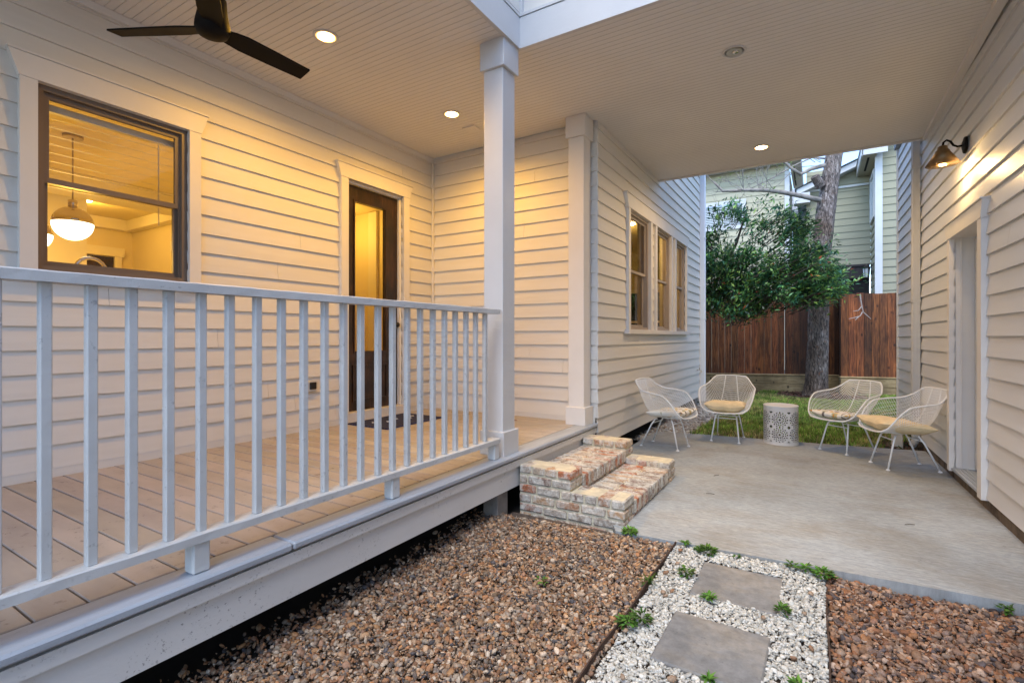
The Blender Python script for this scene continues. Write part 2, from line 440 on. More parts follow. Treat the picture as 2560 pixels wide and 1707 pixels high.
# walls
KW = (1.04, 1.855, 1.585, 2.672)     # kitchen window opening Y0 Y1 z0 z1
DO = (3.275, 4.025, .372, 2.715)     # door opening
def off(h, base): return (h[0]-base, h[1]-base, h[2], h[3])
w = MB(); Y0 = -3.0
siding(w, (XW, Y0), (0, 1), (1, 0), YP-Y0, .425, ZC, E_, [off(KW, Y0), off(DO, Y0)])
w.box(XW-.02, XW-.002, Y0, DO[0]-.08, ZF, .425); w.box(XW-.02, XW-.002, DO[1]+.08, YP, ZF, .425)
w.build('wall', m_siding, house)
w = MB(); siding(w, (XW, YP), (1, 0), (0, -1), -1.82-XW, .425, ZC, E_)
w.box(XW, -1.83, YP-.004, YP+.012, ZF, .425)
w.build('wall', m_sidingx, house)
TW = [(5.45, 6.24), (6.53, 7.28), (7.56, 8.24)]; TZ = (1.285, 2.63); YE = 9.42
w = MB(); siding(w, (XT, 4.545), (0, 1), (1, 0), YE-4.545, .1405, 4.4, E_, [(a-4.545, b-4.545, TZ[0], TZ[1]) for a, b in TW])
# corner boards returning toward the column
for k in range(24):
    z = .1405+k*E_
    if z > .36 and z < ZC: w.add([(XT, 4.545, z), (XT-.05, 4.54, z), (XT-.05, 4.54, z+E_), (XT-.010, 4.545, z+E_)], [(0, 1, 2, 3)]); w.add([(XT, 4.545, z), (XT-.05, 4.54, z), (XT-.05, 4.56, z), (XT-.02, 4.56, z)], [(0, 1, 2, 3)])
w.build('wall', m_siding, house)
# inside corner trim
w = MB(); w.box(XW-.005, XW+.02, YP-.02, YP+.005, ZF, ZC); w.build('corner_trim', m_trim, house)
# upper walls over the porch and passage, unseen tops kept low for sky light
w = MB(); siding(w, (-1.832, -3.0), (0, 1), (1, 0), YBEAM+3-.012, 3.53, 4.4, E_, t=.012); w.build('wall', m_siding, house)
w = MB(); siding(w, (-1.832, YBEAM+.002), (1, 0), (0, -1), 2.86, 3.53, 4.4, E_, t=.012, s0=.012); w.build('wall', m_sidingx, house)
w = MB(); w.box(-1.86, -1.83, -3, YBEAM-.03, 3.272, 3.49); w.box(-1.86, -1.825, -3, YBEAM-.035, 3.496, 3.516); w.build('frieze_board', m_white, house)
w = MB(); w.box(-1.86, 1.02, YBEAM-.03, YBEAM, 3.27, 3.491); w.box(-1.825, 1.02, YBEAM-.035, YBEAM, 3.497, 3.517); w.build('frieze_board', m_white, house)
w = MB(); w.box(-1.845, -1.815, YBEAM-.025, YBEAM+.02, 3.518, 4.4); w.build('corner_trim', m_white, house)
w = MB(); w.box(-10, XT+.2, YBEAM+.02, 9.6, 4.4, 4.55); w.box(XT+.2, 1.0, YBEAM+.02, YFAR+.02, 4.4, 4.55); w.box(-10, -1.7, -3.3, YBEAM+.02, 4.4, 4.55)
w.box(.99, 6.0, -3.3, 6.74, 4.4, 4.54); w.box(.88, 6.0, 6.75, 8.5, 3.72, 3.84); w.build('roof', m_shingle, house)  # unseen flat slabs added to block sky light from above
w = MB(); w.box(-9.8, 1.0, YFAR-.03, YFAR+.01, ZC+.02, 4.39); w.build('wall', m_sidingx, house)

# beadboard ceiling: real grooves every 5 cm
c_ = MB(); pit = .0495
def bead(x0, x1, y0, y1, z):
    n = int((y1-y0)/pit)+1
    for i in range(n):
        a = y0+i*pit; b = min(a+pit, y1)
        if b-a < .01: continue
        g_ = .0028
        c_.add([(x0, a+g_, z), (x1, a+g_, z), (x1, b-g_, z), (x0, b-g_, z)], [(0, 3, 2, 1)])
        c_.add([(x0, b-g_, z), (x1, b-g_, z), (x1, b, z+.006), (x0, b, z+.006)], [(0, 3, 2, 1)])
        c_.add([(x0, a, z+.006), (x1, a, z+.006), (x1, a+g_, z), (x0, a+g_, z)], [(0, 3, 2, 1)])
    c_.quad((x0, y0, z+.02), (x1, y0, z+.02), (x1, y1, z+.02), (x0, y1, z+.02))
y1_, y2_ = -3+124*pit, -3+152*pit
bead(XW-.01, -1.845, -3.0, y1_, ZC)
bead(XW-.01, 1.03, y1_, y2_, ZC)
bead(XT-.02, 1.03, y2_, YFAR-.03, ZC)
c_.build('ceiling', m_ceil, house)
w = MB(); w.box(XT-.06, 1.0, YFAR-.03, YFAR, ZC-.018, ZC+.05); w.box(.93, .985, YBEAM, YFAR-.04, ZC-.035, ZC+.004)
w.box(XW, XW+.012, -3, YP-.01, ZC-.05, ZC-.002)
w.build('ceiling_trim', m_ceil, house)
# floor block of the house, piers in the crawl space
w = MB(); w.box(-9.9, XW-.03, -3, 9.4, .14, .36); w.box(XW-.03, XT-.08, YP+.02, 9.4, .16, .36); w.box(-9.9, -9.8, -3, 9.4, -.09, .14)
w.box(-9.9, -1.9, -3.05, -2.95, -.09, .14)  # unseen end walls added to keep light out of the crawl space
w.build('floor', m_dark, house)
for y in (5.05, 7.2, 9.1):
    w = MB(); w.cbox(-2.05, XT-.03, y, y+.22, -.09, .16, .006); w.build('pier', m_concrete_pier, house)

# kitchen + hall + front room interiors (seen through the panes)
w = MB(); zc2 = 2.78; KX = -8.14; KY = 3.2; zi = .374
def room(mb, x0, x1, y0, y1, z0, z1, hx=()):
    mb.quad((x0, y0, z0), (x0, y1, z0), (x0, y1, z1), (x0, y0, z1)); mb.quad((x0, y1, z0), (x1, y1, z0), (x1, y1, z1), (x0, y1, z1))
    mb.quad((x0, y0, z0), (x1, y0, z0), (x1, y0, z1), (x0, y0, z1)); mb.quad((x0, y0, z1), (x1, y0, z1), (x1, y1, z1), (x0, y1, z1))
    mb.quad((x0, y0, z0), (x1, y0, z0), (x1, y1, z0), (x0, y1, z0))
def wall_x(mb, x, y0, y1, z0, z1, holes):
    "flat sheet at x with rectangular holes"
    ys = sorted({y0, y1} | {q for h in holes for q in h[:2]}); zs = sorted({z0, z1} | {q for h in holes for q in h[2:]})
    for a, b in zip(ys[:-1], ys[1:]):
        for c, d in zip(zs[:-1], zs[1:]):
            if any(h[0] <= a and b <= h[1] and h[2] <= c and d <= h[3] for h in holes): continue
            mb.quad((x, a, c), (x, b, c), (x, b, d), (x, a, d))
room(w, KX, -4.0, -1.5, KY, zi, zc2); wall_x(w, -4.0, -1.5, KY, zi, zc2, [KW])
room(w, -6.6, -4.0, KY+.08, YP-.02, zi, zc2); wall_x(w, -4.0, KY+.08, YP-.02, zi, zc2, [DO])
w.build('interior_wall', m_interior, house)
w = MB(); room(w, -5.4, -1.95, YP+.06, YE-.05, zi, zc2); wall_x(w, -1.95, YP+.06, YE-.05, zi, zc2, [(a, b)+TZ for a, b in TW])
w.build('interior_wall', m_interior, house)
for xa in (-2.62, -3.24):
    w = MB(); w.quad((xa, YE-.10, .95), (xa+.56, YE-.10, .95), (xa+.56, YE-.10, 2.02), (xa, YE-.10, 2.02)); w.build('interior_pane', m_darkpane, house)
    w = MB()
    for q in ((xa-.07, xa, .88, 2.1), (xa+.56, xa+.63, .88, 2.1), (xa, xa+.56, 2.021, 2.1), (xa, xa+.56, .88, .949), (xa, xa+.56, 1.46, 1.50)): w.box(q[0], q[1], YE-.13, YE-.06, q[2], q[3])
    w.build('interior_trim', m_interior2, house)
w = MB()
w.box(KX, -4.01, -1.4, KY-.01, zc2-.16, zc2-.13) if False else None
w.box(KX+.01, KX+.12, -1.5, KY-.01, zc2-.14, zc2-.002); w.box(KX, -4.02, KY-.12, KY-.01, zc2-.142, zc2-.003)   # crown
w.box(-6.4, -6.1, -1.5, KY-.02, zc2-.18, zc2-.004)                                               # ceiling beam
w.box(-6.9, -6.5, 1.75, 2.15, zi, zc2-.01)                                                       # tall cabinet
w.box(KX+.01, KX+.05, 2.35, 2.43, zi, 2.28); w.box(KX+.01, KX+.05, 2.98, 3.06, zi, 2.28); w.box(KX+.01, KX+.06, 2.32, 3.09, 2.28, 2.40)
w.box(-6.9, -6.82, KY-.05, KY-.01, zi, 2.28); w.box(-6.1, -6.02, KY-.05, KY-.01, zi, 2.28); w.box(-6.95, -5.97, KY-.06, KY-.012, 2.28, 2.40)
w.box(-4.55, -4.03, -.5, 2.6, zi, 1.27); w.box(-4.6, -4.02, -.55, 2.65, 1.272, 1.305)
w.box(-4.86, -4.72, YP-.06, YP-.025, zi, zc2-.01); w.box(-5.8, -5.68, YP-.06, YP-.025, zi, zc2-.01)
w.build('interior_trim', m_interior2, house)
w = MB(); w.quad((KX+.012, 2.43, zi), (KX+.012, 2.98, zi), (KX+.012, 2.98, 2.27), (KX+.012, 2.43, 2.27)); w.build('interior_doorway', m_walnut, house)

def casing(mb, x, y0, y1, z0, z1, wd=.078, th=.026, head=.135, flare=.048, sill=True, xb=None):
    "flat casing with a flared head board, facing +X at plane x"
    x1 = x+th; xb = x-.014 if xb is None else xb
    mb.box(xb, x1, y0-wd, y0, z0 if sill is not None else z0, z1); mb.box(xb, x1, y1, y1+wd, z0, z1)
    b0, b1, t0, t1 = y0-wd-.004, y1+wd+.004, y0-wd-flare, y1+wd+flare
    xs = (xb, x1+.004)
    vs = [(X, y, z) for X in xs for y, z in ((b0, z1+.001), (b1, z1+.001), (t1, z1+head), (t0, z1+head))]
    mb.add(vs, [(0, 1, 2, 3), (7, 6, 5, 4), (0, 4, 5, 1), (1, 5, 6, 2), (2, 6, 7, 3), (3, 7, 4, 0)])
    mb.box(xb, x1+.014, t0-.004, t1+.004, z1+head+.001, z1+head+.011)
    if sill: mb.box(xb, x1+.02, y0-wd-.02, y1+wd+.02, z0-.05, z0-.001)

def dh_window(parent, x, y0, y1, z0, z1, zm, mat, depth=.09, label=None, casing_mat=m_trim):
    "double hung window in a wall facing +X"
    o = MB(); casing(o, x, y0, y1, z0, z1); win = o.build('window', casing_mat, parent)
    if label: win['label'] = label
    f = MB(); t = .034
    xa, xb = x-depth, x-.012
    f.box(xa, xb, y0, y0+t, z0, z1); f.box(xa, xb, y1-t, y1, z0, z1); f.box(xa, xb, y0+t, y1-t, z1-t, z1); f.box(xa, xb, y0+t, y1-t, z0, z0+t)
    f.box(xb-.03, xb-.022, y0+t, y0+t+.012, z0+t, z1-t); f.box(xb-.03, xb-.022, y1-t-.012, y1-t, z0+t, z1-t)
    f.build('frame', mat, win)
    for nm, (za, zb, xs) in {'u': (zm-.015, z1-t, x-.05), 'l': (z0+t, zm+.018, x-.076)}.items():
        f = MB(); s = .032
        ya, yb = y0+t+.001, y1-t-.001
        f.box(xs-.011, xs+.011, ya, ya+s, za, zb); f.box(xs-.011, xs+.011, yb-s, yb, za, zb)
        f.box(xs-.011, xs+.011, ya+s, yb-s, za, za+s); f.box(xs-.011, xs+.011, ya+s, yb-s, zb-s, zb)
        f.build('sash', mat, win)
        p = MB(); p.quad((xs, ya+s, za+s), (xs, yb-s, za+s), (xs, yb-s, zb-s), (xs, ya+s, zb-s)); p.build('pane', m_glass, win)
    return win
dh_window(house, XW, *KW, 2.125, m_winframe, label='kitchen window with glowing pendant lamps inside')
# three windows in one surround
sur = MB()
hx0, hx1 = 5.45-.09, 8.24+.09
for (a, b) in TW:
    sur.box(XT-.014, XT+.026, a-.07, a, TZ[0], TZ[1]); sur.box(XT-.014, XT+.026, b, b+.07, TZ[0], TZ[1])
vs = [(X, y, z) for X in (XT-.014, XT+.03) for y, z in ((hx0, TZ[1]+.001), (hx1, TZ[1]+.001), (hx1+.06, TZ[1]+.15), (hx0-.06, TZ[1]+.15))]
sur.add(vs, [(0, 1, 2, 3), (7, 6, 5, 4), (0, 4, 5, 1), (1, 5, 6, 2), (2, 6, 7, 3), (3, 7, 4, 0)])
sur.box(XT-.014, XT+.04, hx0-.065, hx1+.065, TZ[1]+.152, TZ[1]+.162)
sur.box(XT-.014, XT+.05, hx0-.04, hx1+.04, TZ[0]-.05, TZ[0]-.001)
surround = sur.build('window_surround', m_trim, house)
for (a, b) in TW:
    t = .03; z0, z1 = TZ; x = XT; zm = 1.96
    f = MB()
    xa, xb = x-.10, x-.012
    f.box(xa, xb, a, a+t, z0, z1); f.box(xa, xb, b-t, b, z0, z1); f.box(xa, xb, a+t, b-t, z1-t, z1); f.box(xa, xb, a+t, b-t, z0, z0+t)
    for za, zb, xs in ((zm-.015, z1-t, x-.05), (z0+t, zm+.018, x-.078)):
        s = .03; ya, yb = a+t+.001, b-t-.001
        f.box(xs-.011, xs+.011, ya, ya+s, za, zb); f.box(xs-.011, xs+.011, yb-s, yb, za, zb)
        f.box(xs-.011, xs+.011, ya+s, yb-s, za, za+s); f.box(xs-.011, xs+.011, ya+s, yb-s, zb-s, zb)
    win = f.build('window', m_winframe2, house)
    for za, zb, xs in ((zm-.015, z1-t, x-.05), (z0+t, zm+.018, x-.078)):
        p = MB(); p.quad((xs, a+t+.03, za+.03), (xs, b-t-.03, za+.03), (xs, b-t-.03, zb-.03), (xs, a+t+.03, zb-.03)); p.build('pane', m_glass, win)

# back door
dr = MB(); casing(dr, XW, DO[0], DO[1], ZF+.005, DO[3], .085, .026, .13, .045, sill=None)
dr.box(XW-.12, XW+.005, DO[0]-.02, DO[0]-.001, ZF+.1, DO[3]); dr.box(XW-.12, XW+.005, DO[1]+.001, DO[1]+.02, ZF+.1, DO[3]); dr.box(XW-.12, XW+.005, DO[0], DO[1], DO[3]+.001, DO[3]+.02)
dr.box(XW-.055, XW-.03, DO[1]-.02, DO[1], ZF+.1, DO[3]); dr.box(XW-.055, XW-.03, DO[0], DO[1]-.02, DO[3]-.022, DO[3])
door = dr.build('door', m_trim, house); door['label'] = 'dark stained wooden door with a tall glass pane'
f = MB(); f.box(XW-.12, XW+.02, DO[0]-.02, DO[1]+.02, ZF, ZF+.095); f.build('sill', m_trim, door)
xd0, xd1 = XW-.10, XW-.058; ya, yb = DO[0]+.002, DO[1]-.022; zb_, zt_ = ZF+.10, DO[3]-.024; gy0, gy1, gz0, gz1 = 3.40, 3.845, 1.04, 2.555
f = MB()
f.box(xd0, xd1, ya, gy0, zb_, zt_); f.box(xd0, xd1, gy1, yb, zb_, zt_); f.box(xd0, xd1, gy0, gy1, gz1, zt_); f.box(xd0, xd1, gy0, gy1, zb_, gz0)
for a, b, c, d in ((gy0, gy0+.018, gz0, gz1), (gy1-.018, gy1, gz0, gz1), (gy0+.018, gy1-.018, gz0, gz0+.018), (gy0+.018, gy1-.018, gz1-.018, gz1)):
    f.box(xd0+.006, xd1+.010, a, b, c, d)
for a, b, c, d in ((gy0-.01, gy1+.01, .56, .58), (gy0-.01, gy1+.01, .90, .92), (gy0-.01, gy0+.01, .58, .90), (gy1-.01, gy1+.01, .58, .90)):
    f.box(xd1, xd1+.010, a, b, c, d)
f.build('slab', m_walnut, door)
f = MB(); f.quad((xd0+.02, gy0, gz0), (xd0+.02, gy1, gz0), (xd0+.02, gy1, gz1), (xd0+.02, gy0, gz1)); f.build('pane', m_glass, door)
f = MB(); f.lathe([(.001, .062), (.022, .058), (.028, .045), (.022, .03), (.012, .024), (.012, .006), (.028, .004), (.028, 0)], n=18, axis='x', o=(xd1, 3.965, 1.33)); f.build('knob', m_black, door, smooth=True)
# crown wall opening closers so no daylight leaks round the frames
for (a, b, c, d) in (KW, DO):
    w = MB(); w.box(-4.0, XW-.005, a-.02, a-.0005, c, d); w.box(-4.0, XW-.005, b+.0005, b+.02, c, d); w.box(-4.0, XW-.005, a-.02, b+.02, d+.0005, d+.02)
    if c > 1: w.box(-4.0, XW-.005, a-.02, b+.02, c-.02, c-.0005)
    w.build('jamb', m_interior2, house)
for a, b in TW:
    w = MB(); w.box(-1.95, XT-.005, a-.02, a-.0005, *TZ); w.box(-1.95, XT-.005, b+.0005, b+.02, *TZ); w.box(-1.95, XT-.005, a-.02, b+.02, TZ[1]+.0005, TZ[1]+.02); w.box(-1.95, XT-.005, a-.02, b+.02, TZ[0]-.02, TZ[0]-.0005)
    w.build('jamb', m_interior2, house)

# blind, pendants, faucet, inner downlight
bl = thing('window_blind', 'raised cream slat blind inside the upper kitchen window', 'blind', (-3.98, 1.45, 2.6))
b = MB(); b.box(-3.995, -3.955, 1.075, 1.82, 2.56, 2.60); b.build('headrail', m_blind, bl)
b = MB()
for k in range(9):
    z = 2.525-k*.052
    b.add([(-3.992, 1.08, z+.0022), (-3.96, 1.08, z-.0022), (-3.96, 1.815, z-.0022), (-3.992, 1.815, z+.0022)], [(0, 1, 2, 3)])
b.build('slats', m_blind, bl)
b = MB(); b.tube([(-3.95, 1.71, 2.55), (-3.95, 1.712, 1.98)], .0035, 6); b.build('wand', m_blind, bl)
def pendant(x, y, z, label, name='pendant_lamp'):
    p = thing(name, label, 'pendant lamp', (x, y, z), 0, 'globe pendants in the kitchen')
    r = .13
    f = MB(); f.lathe([(r*math.cos(a), r*math.sin(a)) for a in np.linspace(0.02, math.pi/2-.02, 12)], n=32); f.lathe([(.03, r-.004), (.03, r+.05), (.01, r+.06)], n=16)
    f.build('cap', m_chrome, p, True, True)
    f = MB(); f.lathe([(r*math.cos(a), r*math.sin(a)) for a in np.linspace(-math.pi/2+.02, -.0, 12)], n=32); f.build('globe', m_pendglow, p, True, True)
    f = MB(); f.tube([(0, 0, r+.05), (0, 0, zc2-z-.01)], .005, 8); f.lathe([(.065, zc2-z-.022), (.065, zc2-z-.004)], n=20); f.build('rod', m_brass, p, True)
    lamp('pendant_light', 'POINT', (0, 0, -.20), 4.5, (1, .56, .08), p, True, .12)
pendant(-5.0, 1.565, 2.09, 'larger looking chrome and white globe pendant, fully visible through the kitchen window')
pendant(-5.75, 1.53, 2.08, 'chrome and white globe pendant cut off by the kitchen window frame')
fa = MB(); fa.tube([(-4.3, 1.36, 1.3), (-4.3, 1.36, 1.66)]+[(-4.3, 1.36+.085-.085*math.cos(a), 1.66+.085*math.sin(a)) for a in np.linspace(.3, math.pi-.1, 10)]+[(-4.3, 1.535, 1.60)], .012, 10)
o = fa.build('kitchen_faucet', m_chrome, smooth=True); tag(o, 'arched chrome faucet behind the kitchen window glass', 'faucet')
lamp('hall_light', 'POINT', (-5.0, 4.0, 2.5), 3.6, (1, .58, .10), house, size=.12)
lamp('front_room_light', 'POINT', (-2.5, 6.9, 2.62), 3.2, (1, .62, .14), house, size=.08)
f = MB(); f.lathe([(.07, 0), (.07, .01)], -2.24, 6.83, 20, o=(0, 0, 2.765)); f.build('ceiling_lamp', m_lampon, house)
f = MB(); f.lathe([(.08, 0), (.08, .01)], -7.2, 2.35, 20, o=(0, 0, 2.765)); f.build('ceiling_lamp', m_lampon, house)
lamp('kitchen_light', 'POINT', (-7.2, 2.35, 2.6), 3.2, (1, .56, .08), house, size=.12)

# ------------------------------------------------------------------ porch deck
deck = thing('porch_deck', 'raised porch deck of beige boards with grey nosing and white skirt', 'deck', (-2.8, 1.5, 0))
f = MB(); bw = .1285; y = .523-bw*28
while y < YP-.01:
    y1 = min(y+bw-.006, YP-.002); k = random.uniform(.9, 1.08)
    f.cbox(XW-.01, -1.952, y, y1, ZF-.026, ZF, .003, (k, k*random.uniform(.98, 1.02), k*random.uniform(.95, 1.02))); y += bw
f.build('floor_boards', m_deck, deck)
f = MB()
for a, b in ((-3, 1.262), (1.264, 4.538)): f.cbox(-1.946, -1.80, a, b, ZF-.032, ZF+.001, .008)
f.build('nosing', m_nosing, deck)
f = MB(); f.box(-1.845, -1.816, -3, 4.54, .281, ZF-.044); f.build('fascia', m_skirt, deck)
f = MB(); f.box(-1.862, -1.834, -3, 4.54, .137, .300); f.box(-1.88, -1.863, -3, 4.54, .14, .34); f.build('skirt_board', m_skirt, deck)
for y in (2.86, -.6):
    f = MB(); f.cbox(-1.98, -1.86, y, y+.13, -.1, .137, .004); f.build('pier', m_concrete_pier, deck)
f = MB(); f.box(XW, -1.96, -3, 4.5, .20, .33); f.build('joists', m_dark, deck)

# ------------------------------------------------------------------ railing
rail = thing('porch_railing', 'white painted wooden porch railing with square balusters', 'railing', (-1.875, 1.5, ZF))
def wavy_box(mb, x0, x1, y0, y1, z0, z1, amp, n=60):
    P = []
    for i in range(n+1):
        y = y0+(y1-y0)*i/n; j = lambda: random.uniform(-amp, amp)
        P.append([(x0+j(), y, z0), (x1+j(), y, z0), (x1+j()*.6, y, z1-.004+j()), (x1-.005, y, z1+j()), (x0+.005, y, z1+j()), (x0, y, z1-.004)])
    vs = [p for r in P for p in r]; m = 6
    fs = [(i*m+k, i*m+(k+1) % m, (i+1)*m+(k+1) % m, (i+1)*m+k) for i in range(n) for k in range(m)]+[tuple(range(m)), tuple(n*m+k for k in range(m))]
    mb.add(vs, fs)
f = MB(); wavy_box(f, -1.917, -1.842, -.9, 2.868, 1.355, 1.388, .0012); f.build('top_rail', m_rail, rail)
f = MB(); wavy_box(f, -1.915, -1.838, -.9, 2.862, .481, .513, .0010); f.build('bottom_rail', m_rail, rail)
yb = .526-13*.1049
for i in range(35):
    y = yb+i*.1049+random.uniform(-.002, .002)
    if y < -.85 or y > 2.84: continue
    f = MB(); dx = random.uniform(-.0015, .0015)
    f.cbox(-1.889+dx, -1.861+dx, y-.014, y+.014, .512, 1.357, .003); f.build('baluster', m_rail, rail)
for y in (-.45, .935, 1.885, 2.83):
    f = MB(); f.cbox(-1.905, -1.845, y-.03, y+.03, ZF+.001, .483, .006); f.build('foot_block', m_rail, rail)

# ------------------------------------------------------------------ columns
def column(cx, cy, label):
    t = thing('porch_column', label, 'column', (cx, cy, ZF), 0, 'square porch columns')
    h = ZC-ZF; a, b = .080, .101
    f = MB(); f.cbox(-a, a, -a, a, .165, h-.2, .003); f.build('shaft', m_trim if cy > 4 else m_white, t, True)
    f = MB(); f.cbox(-b, b, -b, b, .0, .168, .003); f.build('base', m_trim if cy > 4 else m_white, t, True)
    f = MB(); f.cbox(-b, b, -b, b, h-.2, h-.001, .003); f.build('capital', m_trim if cy > 4 else m_white, t, True)
column(-1.950, 3.022, 'square white column where the porch railing ends')
column(-1.945, 4.425, 'square cream column at the siding corner behind the brick steps')

# ------------------------------------------------------------------ downlights, fan, vent, outlet, mat
def downlight(x, y, label, on=True, k=1.0, wc=WARM):
    t = thing('recessed_light', label, 'recessed light', (x, y, ZC), 0, 'recessed lights in the beadboard ceiling')
    f = MB(); f.lathe([(.064, -.001), (.067, -.006), (.083, -.005), (.086, -.001)], n=32); f.build('trim_ring', m_white, t, True, True)
    f = MB(); f.lathe([(.0005, -.0048), (.05, -.0048), (.056, -.0046)], n=32); f.build('lens', m_lampon if on else m_lensoff, t, True)
    if on:
        f = MB(); f.lathe([(.0555, -.0044), (.0665, -.0055)], n=32); f.f = f.f[:-2]; f.build('baffle', m_baffle, t, True)
    if not on:
        f = MB(); f.lathe([(.0005, -.012), (.018, -.011), (.026, -.006)], .01, 0, 16); f.build('bulb', m_chrome, t, True, True)
    else:
        l = lamp('downlight_beam', 'SPOT', (0, 0, -.02), DL*k, wc, t, True, .06, spot_size=R_(169), spot_blend=.7)
DL = 31
downlight(-2.91, 2.293, 'glowing recessed light nearest the ceiling fan')
downlight(-2.92, 3.705, 'glowing recessed light near the porch corner, above the doormat')
downlight(-.522, 3.97, 'unlit recessed light in the passage ceiling', False)
downlight(-.53, 6.125, 'glowing recessed light near the lawn end of the passage ceiling', True, 1.3, (1, .66, .32))
v = MB(); v.box(-3.02, -2.88, 4.00, 4.11, ZC-.012, ZC-.001); o = v.build('ceiling_vent', m_ceil); tag(o, 'flat painted soffit vent cover on the porch ceiling', 'vent')

fan = thing('ceiling_fan', 'dark bronze three blade ceiling fan under the porch ceiling', 'ceiling fan', (-2.85, 1.50, ZC))
f = MB(); f.lathe([(.001, -.435), (.04, -.432), (.075, -.415), (.088, -.385), (.086, -.36), (.074, -.30), (.068, -.22), (.055, -.20), (.018, -.19), (.018, -.06), (.06, -.04), (.065, -.001)], n=32)
f.build('motor_housing', m_bronze, fan, True, True)
for ang in (208, 88, 328):
    f = MB(); a = R_(ang); ux, uy = math.cos(a), math.sin(a); px, py = -uy, ux
    st = [(.06, .035, .045), (.11, .050, .052), (.17, .060, .060), (.35, .057, .057), (.50, .052, .052), (.57, .050, .050)]
    vs = []
    for r, wl_, wr_ in st:
        tw = -.55
        for s_, dz in ((-wl_, -wl_*tw*.45), (wr_, wr_*tw*.45)):
            vs += [(ux*r+px*s_, uy*r+py*s_, -.385+dz+.005), (ux*r+px*s_, uy*r+py*s_, -.385+dz-.005)]
    fs = []
    for i in range(len(st)-1):
        b0, b1 = i*4, i*4+4
        fs += [(b0, b0+2, b1+2, b1), (b0+1, b1+1, b1+3, b0+3), (b0, b1, b1+1, b0+1), (b0+2, b0+3, b1+3, b1+2)]
    fs += [(0, 1, 3, 2), (20, 22, 23, 21)]
    f.add(vs, fs); f.build('blade', m_bronze, fan, True)

ot = thing('outlet_cover', 'grey weatherproof outlet cover low on the porch wall', 'outlet', (XW, 2.88, .766))
f = MB(); f.cbox(XW-.005, XW+.018, 2.825, 2.935, .715, .815, .004); f.build('plate', m_drain, ot)
f = MB(); f.cbox(XW+.018, XW+.03, 2.845, 2.915, .735, .798, .005); f.build('flap', m_black, ot)

mt = MB(); mt.cbox(-3.79, -3.27, 3.23, 4.0, ZF+.001, ZF+.014, .004)
o = mt.build('doormat', m_mat); tag(o, 'navy striped doormat in front of the wooden door', 'doormat')
pm = MB(); k = 0
for (yy, x0) in ((3.36, -3.60), (3.47, -3.52), (3.58, -3.58), (3.69, -3.50), (3.80, -3.57)):
    pm.tube([(x0+.04*math.sin(q*2.1), yy+q*.016, ZF+.0145) for q in range(7)], .005, 5)
pm.build('printed_script', m_matprint, o)
lf = MB(); lf.add([(-2.60, 4.20, ZF+.004), (-2.555, 4.22, ZF+.010), (-2.53, 4.262, ZF+.005), (-2.58, 4.245, ZF+.014)], [(0, 1, 2, 3)], (.20, .05, .03))
o = lf.build('fallen_leaf', m_litter); tag(o, 'single fallen red brown leaf on the porch boards', 'leaf')

# ------------------------------------------------------------------ garage on the other side (local x into wall, y along wall)
AR = R_(1.15)
gar = thing('garage', 'cream lap sided garage wall with white side door and stained footing', 'garage', (.985, 4.7, 0), AR)
GD = (.03, .822, .10, 2.022)
w = MB(); siding(w, (0, -7), (0, 1), (-1, 0), 9.05, .09, 4.4, .1395, [(GD[0]+7, GD[1]+7, .0, GD[3])]); siding(w, (0, -7), (0, 1), (-1, 0), 10.70, .09, 3.70, .1395, s0=9.0502)  # unseen wall tops cut low to let sky light in
w.build('wall', m_sidingr, gar, True)
w = MB(); siding(w, (.03, 3.70), (1, 0), (0, 1), 5, .09, 3.7, .1395); w.box(-.012, .03, 3.70, 3.72, .09, 3.7); siding(w, (.03, 2.05), (1, 0), (0, 1), 5, 3.7, 4.4, .1395); w.build('wall', m_sidingx, gar, True)
w = MB(); w.box(.022, .3, -7, GD[0], -.12, .10); w.box(.022, .3, GD[1], 3.68, -.12, .10); w.box(.02, .3, GD[0], GD[1], -.12, .085); w.build('foundation', m_found, gar, True)
w = MB(); x1 = -.026
w.box(x1, .02, GD[0]-.09, GD[0], .075, GD[3]); w.box(x1, .02, GD[1], GD[1]+.07, .075, GD[3])
b0, b1, t0, t1 = GD[0]-.094, GD[1]+.074, GD[0]-.13, GD[1]+.155
vs = [(X, y, z) for X in (.02, x1-.004) for y, z in ((b0, GD[3]+.001), (b1, GD[3]+.001), (t1, GD[3]+.125), (t0, GD[3]+.125))]
w.add(vs, [(0, 1, 2, 3), (7, 6, 5, 4), (0, 4, 5, 1), (1, 5, 6, 2), (2, 6, 7, 3), (3, 7, 4, 0)])
w.box(x1-.016, .02, t0-.004, t1+.004, GD[3]+.126, GD[3]+.136)
w.box(.0, .16, GD[1]+.0005, GD[1]+.02, .09, GD[3]); w.box(.0, .16, GD[0]-.02, GD[0]-.0005, .09, GD[3]); w.box(.0, .16, GD[0], GD[1], GD[3]+.0005, GD[3]+.02)
w.box(.05, .058, GD[1]-.012, GD[1]-.0005, .09, GD[3])
gd = w.build('door', m_trim, gar, True); gd['label'] = 'white flush side door set deep in its casing'
f = MB(); f.box(.135, .175, GD[0]+.006, GD[1]-.006, .115, GD[3]-.006)
for a, b, c, d in ((.12, .74, 1.15, 1.92), (.12, .74, .25, 1.03)):
    for q in ((a, b, c, c+.015), (a, b, d-.015, d), (a, a+.015, c+.015, d-.015), (b-.015, b, c+.015, d-.015)): f.box(.127, .135, *q)
f.build('slab', m_white, gd, True)
f = MB(); f.lathe([(.001, -.055), (.022, -.05), (.026, -.036), (.012, -.02), (.012, 0)], n=16, axis='x', o=(.135, .10, 1.02)); f.build('knob', m_chrome, gd, True, True)
f = MB()
for k in range(6): f.box(-.012+k*.027, .011+k*.027, GD[0], GD[1], .087, .104)
f.build('threshold', m_nosing, gd, True)

